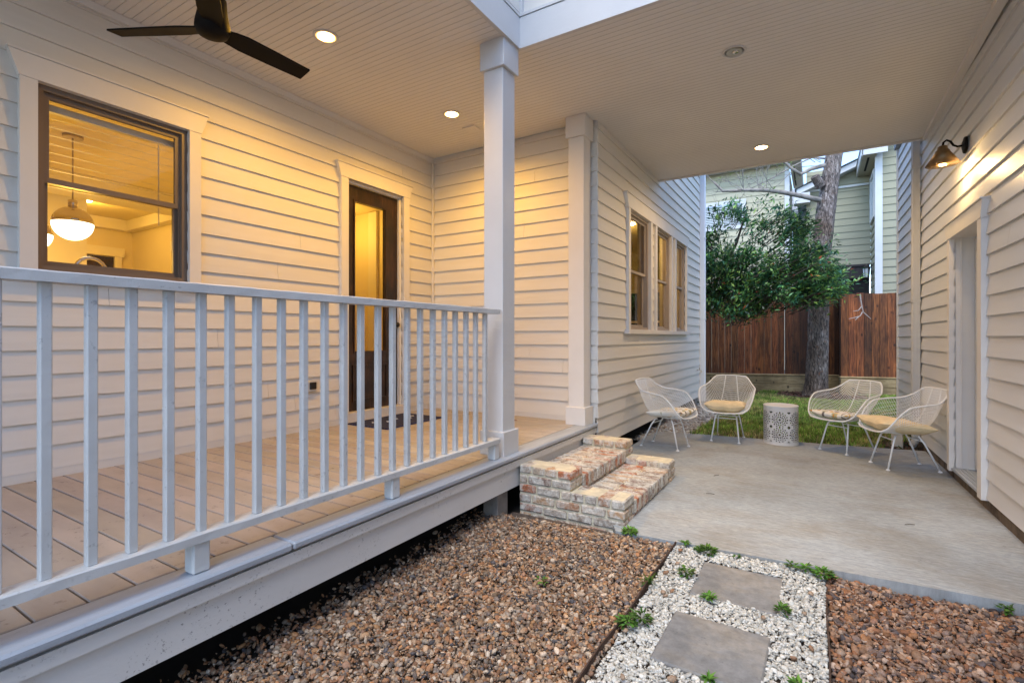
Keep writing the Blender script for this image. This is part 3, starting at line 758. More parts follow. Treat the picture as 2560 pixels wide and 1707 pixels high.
def downspout(name, label, cx, cy, w_, d_, z0, z1, mat, parent_rot=0):
    t = thing(name, label, 'downspout', (cx, cy, 0), parent_rot)
    f = MB(); n = 5; P = []
    for i in range(n*2+1):
        P.append((-d_-(.006 if i % 2 else 0), -w_/2+w_*i/(n*2)))
    P = [(0, -w_/2)]+P+[(0, w_/2)]
    f.poly_prism(P, z0, z1); f.build('pipe', mat, t, True)
    for z in (z0+1.45, z0+2.9):
        f = MB(); f.box(-d_-.012, .004, -w_/2-.004, w_/2+.004, z, z+.03); f.build('bracket', mat, t, True)
    return t
ds = downspout('downspout', 'beige ribbed downspout on the garage wall behind the wire chairs', .938, 6.92, .085, .062, .12, 3.7, m_dspout, AR)
f = MB(); f.tube([(-.03, 0, .13), (-.04, .0, .06), (-.06, .02, .02)], .035, 10); f.build('elbow', m_dspout, ds, True)
d2 = downspout('downspout', 'white downspout at the far corner of the house', XT+.003, YE+.05, .09, .07, .05, 4.4, m_dspout2, math.pi)
w = MB(); w.box(XT-.05, XT+.004, YE, YE+.10, .05, 4.4); w.build('corner_trim', m_trim, house)
dbx = MB(); dbx.cbox(.70, .80, 6.93, 7.03, -.05, .20, .008); dbx.cbox(.69, .81, 6.92, 7.04, .201, .225, .006)
o = dbx.build('drain_box', m_drain); tag(o, 'small beige drain box on the ground under the downspout', 'drain box')
hb = MB(); hb.tube([(XT, 9.15, .62), (XT+.06, 9.15, .62), (XT+.075, 9.15, .58)], .012, 8); hb.lathe([(.02, 0), (.024, .01), (.02, .012)], 0, 0, 12, axis='x', o=(XT+.03, 9.15, .65))
o = hb.build('hose_tap', m_chrome); tag(o, 'small hose tap on the house wall near the lawn', 'tap')

wl_ = thing('wall_lamp', 'bronze barn style wall lamp with a lit bulb on the garage wall', 'wall lamp', (.985-math.sin(AR)*.43, 4.7+.43*math.cos(AR), 2.68), AR)
f = MB(); f.lathe([(.001, -.022), (.03, -.022), (.045, -.016), (.062, -.012), (.064, 0)], n=24, axis='x'); f.build('backplate', m_bronze, wl_, True, True)
f = MB(); f.tube([(-.015, 0, 0), (-.05, 0, -.002), (-.075, 0, .012), (-.092, 0, .045), (-.115, 0, .06), (-.135, 0, .045), (-.14, 0, .01)], .008, 10); f.build('arm', m_bronze, wl_, True, True)
f = MB(); f.lathe([(.020, .02), (.03, .012), (.034, -.01), (.045, -.02), (.047, -.03), (.108, -.128)], -.14, 0, 32)
f.build('shade', m_shade, wl_, True, True)
f = MB(); f.lathe([(.043, -.034), (.105, -.128)], -.14, 0, 32); f.f = f.f[:-2]; f.build('shade_liner', m_shadein, wl_, True, True)
f = MB(); f.lathe([(.001, -.136), (.022, -.130), (.034, -.108), (.030, -.08), (.014, -.055), (.012, -.036)], -.14, 0, 20); f.build('bulb', m_bulb, wl_, True, True)
lamp('wall_lamp_light', 'POINT', (-.14, 0, -.15), 4, (1, .64, .26), wl_, True, .03)

# ------------------------------------------------------------------ brick steps
st = thing('brick_steps', 'two whitewashed old brick steps with raised brick cheeks against the deck', 'steps', (-1.4, 3.7, 0))
PAL = [(.26, .12, .075), (.34, .19, .11), (.25, .20, .16), (.36, .29, .23), (.21, .14, .11), (.40, .25, .14), (.30, .26, .22), (.36, .13, .06), (.42, .33, .24), (.30, .24, .19)]
def brick(mb, x0, x1, y0, y1, z0, z1):
    j = lambda a=.002: random.uniform(-a, a)
    c = random.choice(PAL); k = random.uniform(.85, 1.15); c = tuple(q*k for q in c)
    tf = Matrix.Translation(((x0+x1)/2, (y0+y1)/2, (z0+z1)/2)) @ Matrix.Rotation(j(.018), 4, 'Z') @ Matrix.Rotation(j(.02), 4, 'X')
    a, b, h = (x1-x0)/2+j(), (y1-y0)/2+j(), (z1-z0)/2+j(.0015)
    s0 = len(mb.v); mb.cbox(-a, a, -b, b, -h, h, .007, c, tf)
    for i in range(s0, len(mb.v)):
        p = mb.v[i]; mb.v[i] = (p[0]+j(.0022), p[1]+j(.0022), p[2]+j(.0018))
MJ = .0068
lowb, uppb, mor = MB(), MB(), MB()
YN, YF_ = 3.075, 4.40; XB, XU, XL = -1.815, -1.415, -1.045; ch = .0668; zb0 = -.038
def course(mb, x0, x1, y0, y1, z, axis, off_, bl=.185):
    "run of bricks along axis"
    a0, a1 = (x0, x1) if axis == 'x' else (y0, y1)
    cuts = [a0]; p = a0-off_+bl
    while p < a1-.045:
        if p-cuts[-1] > .045: cuts.append(p)
        p += bl
    cuts.append(a1)
    for p, q in zip(cuts[:-1], cuts[1:]):
        e0 = 0 if p == a0 else MJ; e1 = 0 if q == a1 else MJ
        if axis == 'x': brick(mb, p+e0, q-e1, y0, y1, z+MJ, z+ch-MJ)
        else: brick(mb, x0, x1, p+e0, q-e1, z+MJ, z+ch-MJ)
for k in range(-1, 3):      # lower cheeks and face
    z = zb0+k*ch; hd = (k == 2)
    for ya, yb2 in ((YN, YN+.2), (YF_-.2, YF_)):
        if k < 2:
            course(lowb, XB, XL, ya, ya+.093, z, 'x', .09*(k % 2)); course(lowb, XB, XL, ya+.107, yb2, z, 'x', .09*((k+1) % 2))
        else:
            course(lowb, XU, XL, ya, yb2, z, 'x', 0, .0935); course(lowb, XB, XU, ya, ya+.093, z, 'x', .05)
    if k < 2: course(lowb, XL-.10, XL-.004, YN+.2, YF_-.2, z-(.02 if k > 0 else 0), 'y', .09*(k % 2))
for k in range(3, 5):   # upper cheeks
    z = zb0+k*ch
    for ya, yb2 in ((YN, YN+.2), (YF_-.2, YF_)):
        if k == 3:
            course(uppb, XB, XU, ya, ya+.093, z, 'x', .12); course(uppb, XB, XU, ya+.107, yb2, z, 'x', .03)
        else: course(uppb, XB, XU, ya, yb2, z, 'x', 0, .098)
def tread(mb, x0, x1, zt):
    y = YN+.205
    n = 18; w_ = (YF_-.205-y)/n
    for i in range(n):
        m_ = x0+(x1-x0)*(.47 if i % 2 else .53)
        brick(mb, m_+MJ*.7, x1+.006, y+i*w_+.0035, y+(i+1)*w_-.0035, zt-.095, zt)
        brick(mb, x0, m_-MJ*.7, y+i*w_+.0035, y+(i+1)*w_-.0035, zt-.093, zt-.001)
tread(lowb, XU-.01, XL, .113); tread(uppb, XB, XU, .226)
course(uppb, XU-.095, XU-.008, YN+.2, YF_-.2, .066, 'y', .0)
ins = .011
mor.box(XB, XL-ins, YN+ins, YN+.2-ins, -.1, zb0+3*ch-.006); mor.box(XB, XL-ins, YF_-.2+ins, YF_-ins, -.1, zb0+3*ch-.006)
mor.box(XB, XU-ins, YN+ins+.001, YN+.2-ins-.001, zb0+3*ch-.006, zb0+5*ch-.007); mor.box(XB, XU-ins, YF_-.2+ins+.001, YF_-ins-.001, zb0+3*ch-.006, zb0+5*ch-.007)
mor.box(XB+.001, XL-ins-.004, YN+.2-ins, YF_-.2+ins, -.1, .105); mor.box(XB+.002, XU-ins-.004, YN+.2-ins, YF_-.2+ins, .105, .218)
lowb.build('lower_step', m_brick, st); uppb.build('upper_step', m_brick, st); mor.build('mortar', m_mortar, st)

# ------------------------------------------------------------------ wire chairs
def lerp_pts(tab, t):
    ts = [q[0] for q in tab]; return [float(np.interp(t, ts, [q[i] for q in tab])) for i in range(1, len(tab[0]))]
RIM = [(0, .19, -.285, .352), (.12, .25, -.25, .39), (.28, .287, -.19, .50), (.4, .297, -.11, .583), (.55, .292, .02, .603), (.68, .268, .13, .613), (.8, .227, .20, .652), (.9, .195, .245, .698), (1, .165, .265, .722)]
SPN = [(0, -.30, .340), (.12, -.22, .325), (.28, -.12, .312), (.4, -.02, .306), (.55, .09, .328), (.68, .175, .40), (.8, .22, .51), (.9, .25, .62), (1, .272, .730)]
def smooth_tab(tab, n=81, it=14):
    T = np.linspace(0, 1, n); A = np.array([lerp_pts(tab, t) for t in T])
    for _ in range(it): A[1:-1] = .25*A[:-2]+.5*A[1:-1]+.25*A[2:]
    return T, A
RT, RA = smooth_tab(RIM); ST, SA = smooth_tab(SPN)
def shell(u, t):
    r = [np.interp(t, RT, RA[:, i]) for i in range(3)]; s_ = [np.interp(t, ST, SA[:, i]) for i in range(2)]
    b = abs(u)**2.4
    return (r[0]*u, s_[0]+(r[1]-s_[0])*b, s_[1]+(r[2]-s_[1])*b)
def make_chair(label):
    t = thing('wire_chair', label, 'chair', (0, 0, 0), 0, 'white wire chairs on the patio')
    f = MB(); NU, NT = 34, 44
    us = np.linspace(-1, 1, NU+1); ts = np.linspace(0, 1, NT+1)
    for u in us[1:-1]: f.tube([shell(u, q) for q in np.linspace(0, 1, 33)], .0017, 4, False)
    for q in ts[1:-1]: f.tube([shell(u, q) for u in np.linspace(-1, 1, 29)], .0017, 4, False)
    f.build('mesh_shell', m_wirewhite, t, True)
    f = MB(); loop = [shell(u, 0) for u in np.linspace(-1, 1, 17)]+[shell(1, q) for q in np.linspace(0, 1, 41)[1:]]+[shell(u, 1) for u in np.linspace(1, -1, 15)[1:]]+[shell(-1, q) for q in np.linspace(1, 0, 41)[1:]]
    f.tube(loop, .0075, 8); f.build('rim', m_wirewhite, t, True, True)
    for u in (-.36, .36):
        f = MB(); f.tube([shell(u, q) for q in np.linspace(.35, 1, 20)], .0048, 6); f.build('back_rib', m_wirewhite, t, True, True)
    for sx in (-1, 1):
        for sy, (ty, fy) in ((-1, (-.13, -.205)), (1, (.075, .21))):
            f = MB(); f.tube([(sx*.07, ty*.75, .302), (sx*.098, ty*.93, .300), (sx*.112, ty*1.02, .283), (sx*.118, ty+(fy-ty)*.2, .245), (sx*.148, fy, .008)], .0078, 8)
            lg = f.build('leg', m_wirewhite, t, True, True)
            f = MB(); f.lathe([(.017, 0), (.017, .005), (.010, .012)], sx*.148, fy, 14); f.build('foot', m_wirewhite, lg, True)
    f = MB()
    for y_ in (-.13, .082): f.tube([(-.115, y_*1.04, .262), (.115, y_*1.04, .262)], .0055, 6)
    f.build('stretcher', m_wirewhite, t, True)
    return t
def copy_tree(o, parent=None):
    c = o.copy(); COL.objects.link(c); c.parent = parent
    for ch_ in list(o.children): copy_tree(ch_, c)
    return c
CH = [(-1.436, 5.585, 80.5, 'white wire chair with leaf print cushion beside the triple window wall'),
      (-.905, 6.35, 0, 'white wire chair with plain mustard pad, facing forward next to the drum table'),
      (.262, 6.367, -38.7, 'white wire chair with leaf print cushion between the drum table and another chair'),
      (.675, 5.82, -68.7, 'white wire chair with plain mustard pillow beside the garage wall')]
proto = make_chair(CH[0][3])
roots = []
for i, (x, y, a, lab) in enumerate(CH):
    c = proto if i == 0 else copy_tree(proto)
    c.location = (x, y, .001); c.rotation_euler = (0, 0, R_(a)); c['label'] = lab; roots.append(c)
def cushion(name, cx, cy, z, a, w_, d_, h, mat, label, tilt=0, puff=.55, roll=0):
    n = 28; P = {}
    V = []; F = []
    for side in (1, -1):
        for i in range(n+1):
            for j in range(n+1):
                u, v = -1+2*i/n, -1+2*j/n
                pin = 1-.10*(1-abs(u)**3)*abs(v)**6
                pin2 = 1-.10*(1-abs(v)**3)*abs(u)**6
                e = max(0, (1-abs(u)**3.0))**puff*max(0, (1-abs(v)**3.0))**puff
                wr = 1+.10*math.sin(5*u+3*v+cx*9)*math.cos(4*v-u)
                V.append((u*w_/2*pin2, v*d_/2*pin, side*h/2*e*wr+.004*math.sin(7*u+2)*abs(v)+.02*(u*u)))
    m_ = (n+1)*(n+1)
    for s_ in (0, 1):
        for i in range(n):
            for j in range(n):
                q = (s_*m_+i*(n+1)+j, s_*m_+(i+1)*(n+1)+j, s_*m_+(i+1)*(n+1)+j+1, s_*m_+i*(n+1)+j+1)
                F.append(q if s_ == 0 else q[::-1])
    f = MB(); f.add(V, F); o = f.build(name, mat, smooth=True)
    o.location = (cx, cy, z); o.rotation_euler = (R_(tilt), R_(roll), R_(a))
    tag(o, label, 'cushion', 'cushions on the wire chairs'); return o
def at_chair(i, lx, ly):
    x, y, a, _ = CH[i]; c, s_ = math.cos(R_(a)), math.sin(R_(a)); return x+c*lx-s_*ly, y+s_*lx+c*ly
p = at_chair(0, 0, -.07); cushion('cushion', p[0], p[1], .372, 80.5, .43, .43, .085, m_leafy, 'leaf print cushion on the chair beside the triple window wall', -5, .5)
p = at_chair(1, 0, -.08); cushion('cushion', p[0], p[1], .392, 0, .44, .40, .13, m_yellow, 'plain mustard pad on the forward facing chair', -4, .45)
p = at_chair(2, 0, -.07); cushion('cushion', p[0], p[1], .372, -38.7, .44, .44, .08, m_leafy, 'leaf print cushion on the chair next to the drum table and lawn', -5, .5)
p = at_chair(3, 0, -.07); cushion('cushion', p[0], p[1], .385, -68.7, .46, .46, .12, m_yellow, 'plain mustard pillow on the chair nearest the garage door', -6, .5)

# ------------------------------------------------------------------ pierced drum table
dt = thing('drum_table', 'cream pierced metal drum table with rosette cutouts between the chairs', 'side table', (-.36, 6.44, .001))
RD, HD = .175, .42
def rosette(a, z):
    "true where metal is cut away"
    per = .1833; cell = .165
    if z < .035 or z > HD-.05: return False
    u = ((a*RD/per) % 1.0-.5)*per; v = (((z-.035)/cell) % 1.0-.5)*cell
    r = math.hypot(u, v); th = math.atan2(v, u)
    if r < .012: return True
    if .020 < r < .043: return abs(((th*12/(2*math.pi)) % 1)-.5) < .33*(r/.045)+.04
    if .050 < r < .064: return abs(((th*16/(2*math.pi)) % 1)-.5) < .28
    if .070 < r < .083: return abs(((th*16/(2*math.pi)+.5) % 1)-.5) < .24
    if r > .098: return abs(abs(u)-per/2) + abs(abs(v)-cell/2) < .018
    return False
f = MB(); NA, NZ = 288, 110
vs = [(RD*math.cos(2*math.pi*i/NA), RD*math.sin(2*math.pi*i/NA), HD*k/NZ) for k in range(NZ+1) for i in range(NA)]
fs = [(k*NA+i, k*NA+(i+1) % NA, (k+1)*NA+(i+1) % NA, (k+1)*NA+i) for k in range(NZ) for i in range(NA) if not rosette(2*math.pi*(i+.5)/NA, HD*(k+.5)/NZ)]
f.add(vs, fs); f.build('body', m_drum, dt, True, True)
f = MB(); f.add([(p[0]*.982, p[1]*.982, p[2]) for p in vs], fs); f.build('inner_shadow_shell', m_druminner, dt, True, True)  # added dark shell stands in for the shade inside the drum
f = MB(); f.lathe([(RD-.004, HD-.004), (RD+.004, HD-.002), (RD+.005, HD+.006), (RD-.002, HD+.012), (RD-.012, HD+.012), (RD-.014, HD+.008), (.001, HD+.008)], n=48); f.build('top', m_drum, dt, True)
f = MB(); f.lathe([(RD-.004, 0), (RD+.004, 0), (RD+.004, .012), (RD-.004, .012)], n=48); f.build('base_ring', m_drum, dt, True)

# ------------------------------------------------------------------ path: gravel, pavers, edging, weeds
ico_v = None
def ico(sub):
    bm = bmesh.new(); bmesh.ops.create_icosphere(bm, subdivisions=sub, radius=1)
    v = np.array([q.co[:] for q in bm.verts]); f = np.array([[q.index for q in p.verts] for p in bm.faces]); bm.free(); return v, f
ICO1, ICO2 = ico(1), ico(2)
def rise(P): return np.where(P[:, 1] < 4, .034*np.clip((P[:, 1]-2.1)/.9, 0, 1)*np.clip((.35-P[:, 0])/.5, 0, 1), 0)
def stones(name, pts, rad, cols, mat, zc, flat=(.30, .72), sub=1, angular=.22, zj=.006):
    base, F = ICO1 if sub == 1 else ICO2
    n = len(pts); nb = len(base)
    shapes = np.stack([base*(1+rng.normal(0, angular, (nb, 1))) for _ in range(24)])
    V = shapes[rng.integers(0, 24, n)].copy()
    sc = np.stack([rng.uniform(.8, 1.45, n), rng.uniform(.65, 1.0, n), rng.uniform(flat[0], flat[1], n)], 1)*rad[:, None]
    V *= sc[:, None, :]
    a, b, c = rng.uniform(0, 6.283, n), rng.normal(0, .5, n), rng.normal(0, .5, n)
    y, z = V[..., 1].copy(), V[..., 2].copy(); V[..., 1] = y*np.cos(b)[:, None]-z*np.sin(b)[:, None]; V[..., 2] = y*np.sin(b)[:, None]+z*np.cos(b)[:, None]
    x, z = V[..., 0].copy(), V[..., 2].copy(); V[..., 0] = x*np.cos(c)[:, None]+z*np.sin(c)[:, None]; V[..., 2] = -x*np.sin(c)[:, None]+z*np.cos(c)[:, None]
    x, y = V[..., 0].copy(), V[..., 1].copy(); V[..., 0] = x*np.cos(a)[:, None]-y*np.sin(a)[:, None]; V[..., 1] = x*np.sin(a)[:, None]+y*np.cos(a)[:, None]
    V[..., 0] += pts[:, 0:1]; V[..., 1] += pts[:, 1:2]; V[..., 2] += (zc+rise(pts)+rng.uniform(-zj, zj, n)+rad*.25)[:, None]
    FF = (F[None]+(np.arange(n)*nb)[:, None, None]).reshape(-1, 3)
    C = np.repeat(cols, nb, 0)
    return V.reshape(-1, 3), FF, C
def scatter(area, dens):
    x0, x1, y0, y1 = area; n = int((x1-x0)*(y1-y0)*dens)
    return np.stack([rng.uniform(x0, x1, n), rng.uniform(y0, y1, n)], 1)
BROWN = .80*np.array([(.30, .17, .10), (.36, .20, .11), (.40, .28, .19), (.46, .37, .29), (.28, .22, .18), (.50, .44, .37), (.34, .22, .16), (.22, .19, .18), (.42, .25, .13), (.56, .50, .43), (.12, .12, .14), (.38, .31, .25), (.30, .26, .23), (.45, .33, .23)])
WHITE = np.array([.82, .81, .77])*np.array([(.66, .66, .63), (.74, .74, .71), (.60, .60, .57), (.70, .69, .64), (.78, .78, .76), (.52, .52, .50)])
def gravel(name, area, dens, rr, pal, mat, zc, keep, label, big=.12):
    P = scatter(area, dens); P = P[keep(P)]
    n = len(P); rad = rr*np.exp(rng.normal(0, .42, n)); rad[rng.random(n) < big] *= 1.35; rad = np.clip(rad, rr*.4, rr*2.6)
    ci = rng.integers(0, len(pal), n); cols = pal[ci]*(rng.uniform(.45, 1.22, (n, 1)) if pal[0][0] < .4 else rng.uniform(.72, 1.1, (n, 1)))
    bigm = rad > rr*1.25
    V1, F1, C1 = stones(name, P[~bigm], rad[~bigm], cols[~bigm], mat, zc)
    V2, F2, C2 = stones(name, P[bigm], rad[bigm], cols[bigm], mat, zc, sub=2, angular=.09)
    o = big_mesh(name, np.concatenate([V1, V2]), np.concatenate([F1, F2+len(V1)]), np.concatenate([C1, C2]), mat)
    tag(o, label, None, None, 'stuff'); return o
front = lambda P: P[:, 1] < 3.045+.07*P[:, 0]
PV_ = [(-.338, 2.69, .4), (-.36, 2.117, -1.2)]
def not_paver(P):
    k = np.ones(len(P), bool)
    for x, y, a in PV_: k &= ~((abs(P[:, 0]-x) < .190) & (abs(P[:, 1]-y) < .190))
    return k
gravel('brown_gravel', (-2.35, -.722, .55, 3.06), 13500, .0060, BROWN*np.array([1.12, 1.0, .86]), m_stone, -.052, lambda P: front(P) & (P[:, 0] > -1.86-.22*rng.random(len(P))**2), 'brown and grey river gravel bed below the porch')
gravel('brown_gravel', (.046, .995, .75, 3.12), 10500, .0070, BROWN*np.array([.96, .78, .68]), m_stone, -.052, front, 'reddish brown river gravel bed beside the garage')
gravel('white_gravel', (-.708, .032, .75, 3.06), 20000, .0052, WHITE, m_wstone, -.05, lambda P: front(P) & not_paver(P), 'white marble chips around the square pavers', .06)
gravel('white_gravel', (-1.9, -1.15, 5.9, 9.7), 2600, .014, np.concatenate([WHITE*.85, BROWN[3:6]]), m_wstone, -.035, lambda P: (P[:, 0] < -1.33+.05*(P[:, 1]-6.3)) & ((P[:, 1] > 6.45) | (P[:, 0] < -1.74)), 'strip of pale gravel along the house wall')
sp = np.array([(-.45, 1.85), (-.13, 1.8), (-.2, 2.42), (-.66, 2.9), (-.63, 2.42), (-.615, 2.40), (-.60, 2.46), (-.665, 2.6), (-.05, 2.55), (-.03, 2.75), (-.08, 2.2), (-.02, 2.3), (-.60, 1.75), (-.69, 2.05), (-.1, 1.98), (-.64, 2.75)])
V, F, C = stones('s', sp, np.full(len(sp), .014), BROWN[rng.integers(0, 3, len(sp))], m_stone, -.034)
tag(big_mesh('stray_pebbles', V, F, C, m_stone), 'few brown pebbles strayed onto the white chips', None, None, 'stuff')
gb = MB(); gb.quad((-1.84, .2, -.068), (1.06, .2, -.068), (1.06, 2.1, -.068), (-1.84, 2.1, -.068)); gb.quad((-1.84, 2.1, -.068), (1.06, 2.1, -.068), (1.06, 3.13, -.068), (-1.84, 3.03, -.036)); o = gb.build('gravel_base', M('gravel_fines', (.10, .075, .058), .95, .5, 40)); tag(o, kind='structure')
gb = MB(); gb.quad((-4, -3, -.075), (-1.84, -3, -.075), (-1.84, 9.3, -.075), (-4, 9.3, -.075)); o = gb.build('soil_under_deck', m_dark); tag(o, kind='structure')  # soil coloured near black for the shade under the deck
for (x, y, a), lab in zip(PV_, ('square concrete paver nearer the patio slab', 'square concrete paver with a weed at its front edge')):
    f = MB(); f.cbox(-.1925, .1925, -.1925, .1925, -.05, -.002, .006); o = f.build('paver', m_paver)
    o.location = (x, y, -.022 if y > 2.4 else -.030); o.rotation_euler = (R_(.8), 0, R_(a)); tag(o, lab, 'paver', 'square pavers in the white chips')
for x, x2, lab in ((-.709, -.740, 'rusty steel edging between the porch gravel and white chips'), (.036, .042, 'rusty steel edging between the white chips and garage gravel')):
    f = MB(); n = 40; ys = np.linspace(.6, 3.045+.07*x, n)
    xs = [np.interp(y, [.6, 1.65, 3.1], [x2, x2+.002 if x < 0 else x, x])+.003*math.sin(9*y) for y in ys]
    for i in range(n-1):
        h0 = -.022+.026*min(1, max(0, (ys[i]-2.1)/.9))*(x < 0)+.004*math.sin(11*ys[i]); h1 = -.022+.026*min(1, max(0, (ys[i+1]-2.1)/.9))*(x < 0)+.004*math.sin(11*ys[i+1])
        f.add([(xs[i]-.003, ys[i], -.09), (xs[i]+.003, ys[i], -.09), (xs[i]+.003, ys[i], h0), (xs[i]-.003, ys[i], h0), (xs[i+1]-.003, ys[i+1], -.09), (xs[i+1]+.003, ys[i+1], -.09), (xs[i+1]+.003, ys[i+1], h1), (xs[i+1]-.003, ys[i+1], h1)],
              [(2, 3, 7, 6), (1, 2, 6, 5), (3, 0, 4, 7)])
    o = f.build('garden_edging', m_edging); tag(o, lab, 'edging', 'steel edging strips')
def leaf(mb, base, d, up, ln, w_, c, bend=.3):
    d = Vector(d).normalized(); s_ = d.cross(Vector(up)); s_ = s_.normalized() if s_.length > 1e-4 else Vector((1, 0, 0)); n_ = s_.cross(d)
    b = Vector(base); m1 = b+d*ln*.4+n_*ln*.06; tip = b+d*ln-n_*ln*bend*.3
    mb.add([b, m1+s_*w_*.5, tip, m1-s_*w_*.5], [(0, 1, 2, 3)], c)
def weed(x, y, r, n, kind, label, z=-.04):
    f = MB(); hue = random.uniform(.55, 1.0); r *= .74; z += .024*min(1, max(0, (y-2.1)/.9))*(x < .1); gcol = lambda: tuple(np.array((.095, .235, .035))*hue*random.uniform(.45, 1.5)*np.array((random.uniform(.8, 1.3), 1, random.uniform(.7, 1.2))))
    for i in range(n):
        a = random.uniform(0, 6.283)
        if kind == 'grass':
            e = random.uniform(.5, 1.4); leaf(f, (x+random.uniform(-.008, .008), y+random.uniform(-.008, .008), z), (math.cos(a)*math.cos(e), math.sin(a)*math.cos(e), math.sin(e)), (0, 0, 1), r*random.uniform(.7, 1.5), .006, gcol(), 1.2)
        elif kind == 'spiky':
            e = random.uniform(.1, .7); leaf(f, (x, y, z+.005), (math.cos(a)*math.cos(e), math.sin(a)*math.cos(e), math.sin(e)), (0, 0, 1), r*random.uniform(.7, 1.1), r*.28, gcol(), .6)
        else:
            rr = r*math.sqrt(random.random()); bz = z+random.uniform(.008, .03)+(r-rr)*.35; e = random.uniform(-.2, .7)
            for k in range(1): leaf(f, (x+rr*math.cos(a), y+rr*math.sin(a), bz), (math.cos(a+k*1.3)*math.cos(e), math.sin(a+k*1.3)*math.cos(e), math.sin(e)), (0, 0, 1), random.uniform(.018, .036), random.uniform(.010, .020), gcol())
    o = f.build('weed', m_weed); tag(o, label, 'weed', 'weeds along the gravel path')
weed(-.985, 3.00, .045, 110, 'bush', 'leafy weed at the corner of the brick steps')
weed(-.66, 3.01, .02, 22, 'bush', 'tiny weed where the edging meets the slab')
weed(-.53, 2.97, .05, 120, 'bush', 'wide leafy weed behind the nearer slab paver')
weed(-.585, 2.985, .05, 26, 'spiky', 'spiky weed at the slab edge beside the wide leafy weed')
weed(-.38, 3.005, .045, 22, 'spiky', 'flat dark weed on the slab edge between two leafy weeds')
weed(-.115, 3.00, .025, 34, 'bush', 'small weed pair at the slab edge, paler one')
weed(-.055, 3.01, .022, 40, 'bush', 'small round weed at the slab edge near the tall dark weed')
weed(.02, 2.985, .05, 120, 'bush', 'tall dark weed where white chips meet the slab corner')
weed(.075, 3.00, .035, 14, 'spiky', 'broad leaf weed on the garage gravel at the slab edge')
weed(-.575, 2.66, .035, 55, 'bush', 'round leafed weed beside the upper paver corner')
weed(-.435, 2.475, .06, 20, 'grass', 'grass tuft at the paver edge between both pavers')
weed(-.43, 2.465, .025, 26, 'bush', 'low clover under the grass tuft between both pavers')
weed(-.72, 2.48, .075, 34, 'grass', 'thin grass tuft growing on the steel edging')
weed(-.70, 2.09, .04, 60, 'bush', 'pale leafy weed on the porch gravel edging')
weed(-.655, 2.15, .045, 75, 'bush', 'pale feathery weed on the white chips by the edging')
weed(-.335, 1.915, .05, 26, 'spiky', 'star shaped weed at the front edge of the lower paver')
weed(-.135, 2.52, .028, 50, 'bush', 'weed against the side of the upper paver')
weed(-.055, 2.02, .028, 34, 'bush', 'small bright weed alone on the white chips')
weed(.72, 3.075, .025, 30, 'bush', 'low weed under the slab edge by the garage')
weed(-1.18, 2.22, .02, 12, 'bush', 'tiny seedling alone in the porch gravel')

# ------------------------------------------------------------------ lawn grass, litter
def blades(name, P, hgt, cols, mat, label, wid=.006):
    n = len(P); a = rng.uniform(0, 6.283, n); ln = rng.uniform(-.03, .03, (n, 2))
    h = hgt*rng.uniform(.5, 1.2, n); dx, dy = np.cos(a)*wid*.5, np.sin(a)*wid*.5
    z0 = -.015
    b1 = np.stack([P[:, 0]-dx, P[:, 1]-dy, np.full(n, z0)], 1); b2 = np.stack([P[:, 0]+dx, P[:, 1]+dy, np.full(n, z0)], 1)
    tip = np.stack([P[:, 0]+ln[:, 0]*1.3, P[:, 1]+ln[:, 1]*1.3, z0+h], 1)
    V = np.stack([b1, b2, tip], 1).reshape(-1, 3); F = np.arange(3*n).reshape(-1, 3)
    o = big_mesh(name, V, F, np.repeat(cols, 3, 0), mat, False); tag(o, label, None, None, 'stuff')
P = scatter((-1.6, 3.2, 6.4, 12.9), 4200)
edge = 6.62+.14*P[:, 0]
k = (P[:, 1] > edge+.02) & (P[:, 0] > -1.36+.05*(P[:, 1]-6.3)) & ((P[:, 0]-.05)**2*1.0+(P[:, 1]-12.1)**2 > .65+.3*rng.random(len(P)))
k &= ~((P[:, 0] > .62) & (P[:, 1] < 7.15+.3*rng.random(len(P))))
P = P[k]; patch = .5+.5*np.sin(P[:, 0]*3.1+1.2*np.sin(P[:, 1]*2.3))*np.sin(P[:, 1]*2.7+P[:, 0])
near = np.clip(1-(P[:, 1]-6.62-.14*P[:, 0])/.55, 0, 1)
dry = np.clip(.16+.7*(patch > .66)*rng.random(len(P))+.50*near*rng.random(len(P)), 0, 1)[:, None]
g1 = np.array((.22, .37, .06)); g2 = np.array((.50, .40, .17))
cell = rng.random((128, 256))[(P[:, 0]/.07).astype(int) % 128, (P[:, 1]/.07).astype(int) % 256][:, None]
dr_ = (rng.random((len(P), 1)) < dry)
cols = np.where(dr_, g2, g1)*rng.uniform(.45, 1.4, (len(P), 1))*(.35+1.3*cell)
blades('grass', P, .055, cols, m_grass, 'short green lawn with dry brown edges', .013)
def litter(name, P, cols, size, mat, z0, label):
    n = len(P); a = rng.uniform(0, 6.283, n); L_ = size*rng.uniform(.6, 1.4, n); W_ = L_*rng.uniform(.3, .6, n); t = rng.uniform(-.6, .6, n)
    d = np.stack([np.cos(a)*np.cos(t), np.sin(a)*np.cos(t), np.sin(t)], 1); s_ = np.stack([-np.sin(a), np.cos(a), rng.uniform(-.4, .4, n)], 1)
    c = np.concatenate([P, (z0+rng.uniform(0, .03, n))[:, None]], 1)
    V = np.stack([c-d*L_[:, None]*.5, c+s_*W_[:, None]*.5, c+d*L_[:, None]*.5, c-s_*W_[:, None]*.5], 1).reshape(-1, 3)
    o = big_mesh(name, V, np.arange(4*n).reshape(-1, 4), np.repeat(cols, 4, 0), mat, False); tag(o, label, None, None, 'stuff')
P = np.array([.05, 12.0])+rng.normal(0, .42, (2600, 2))*np.array([1.0, .8]); P = P[P[:, 1] < 12.75]
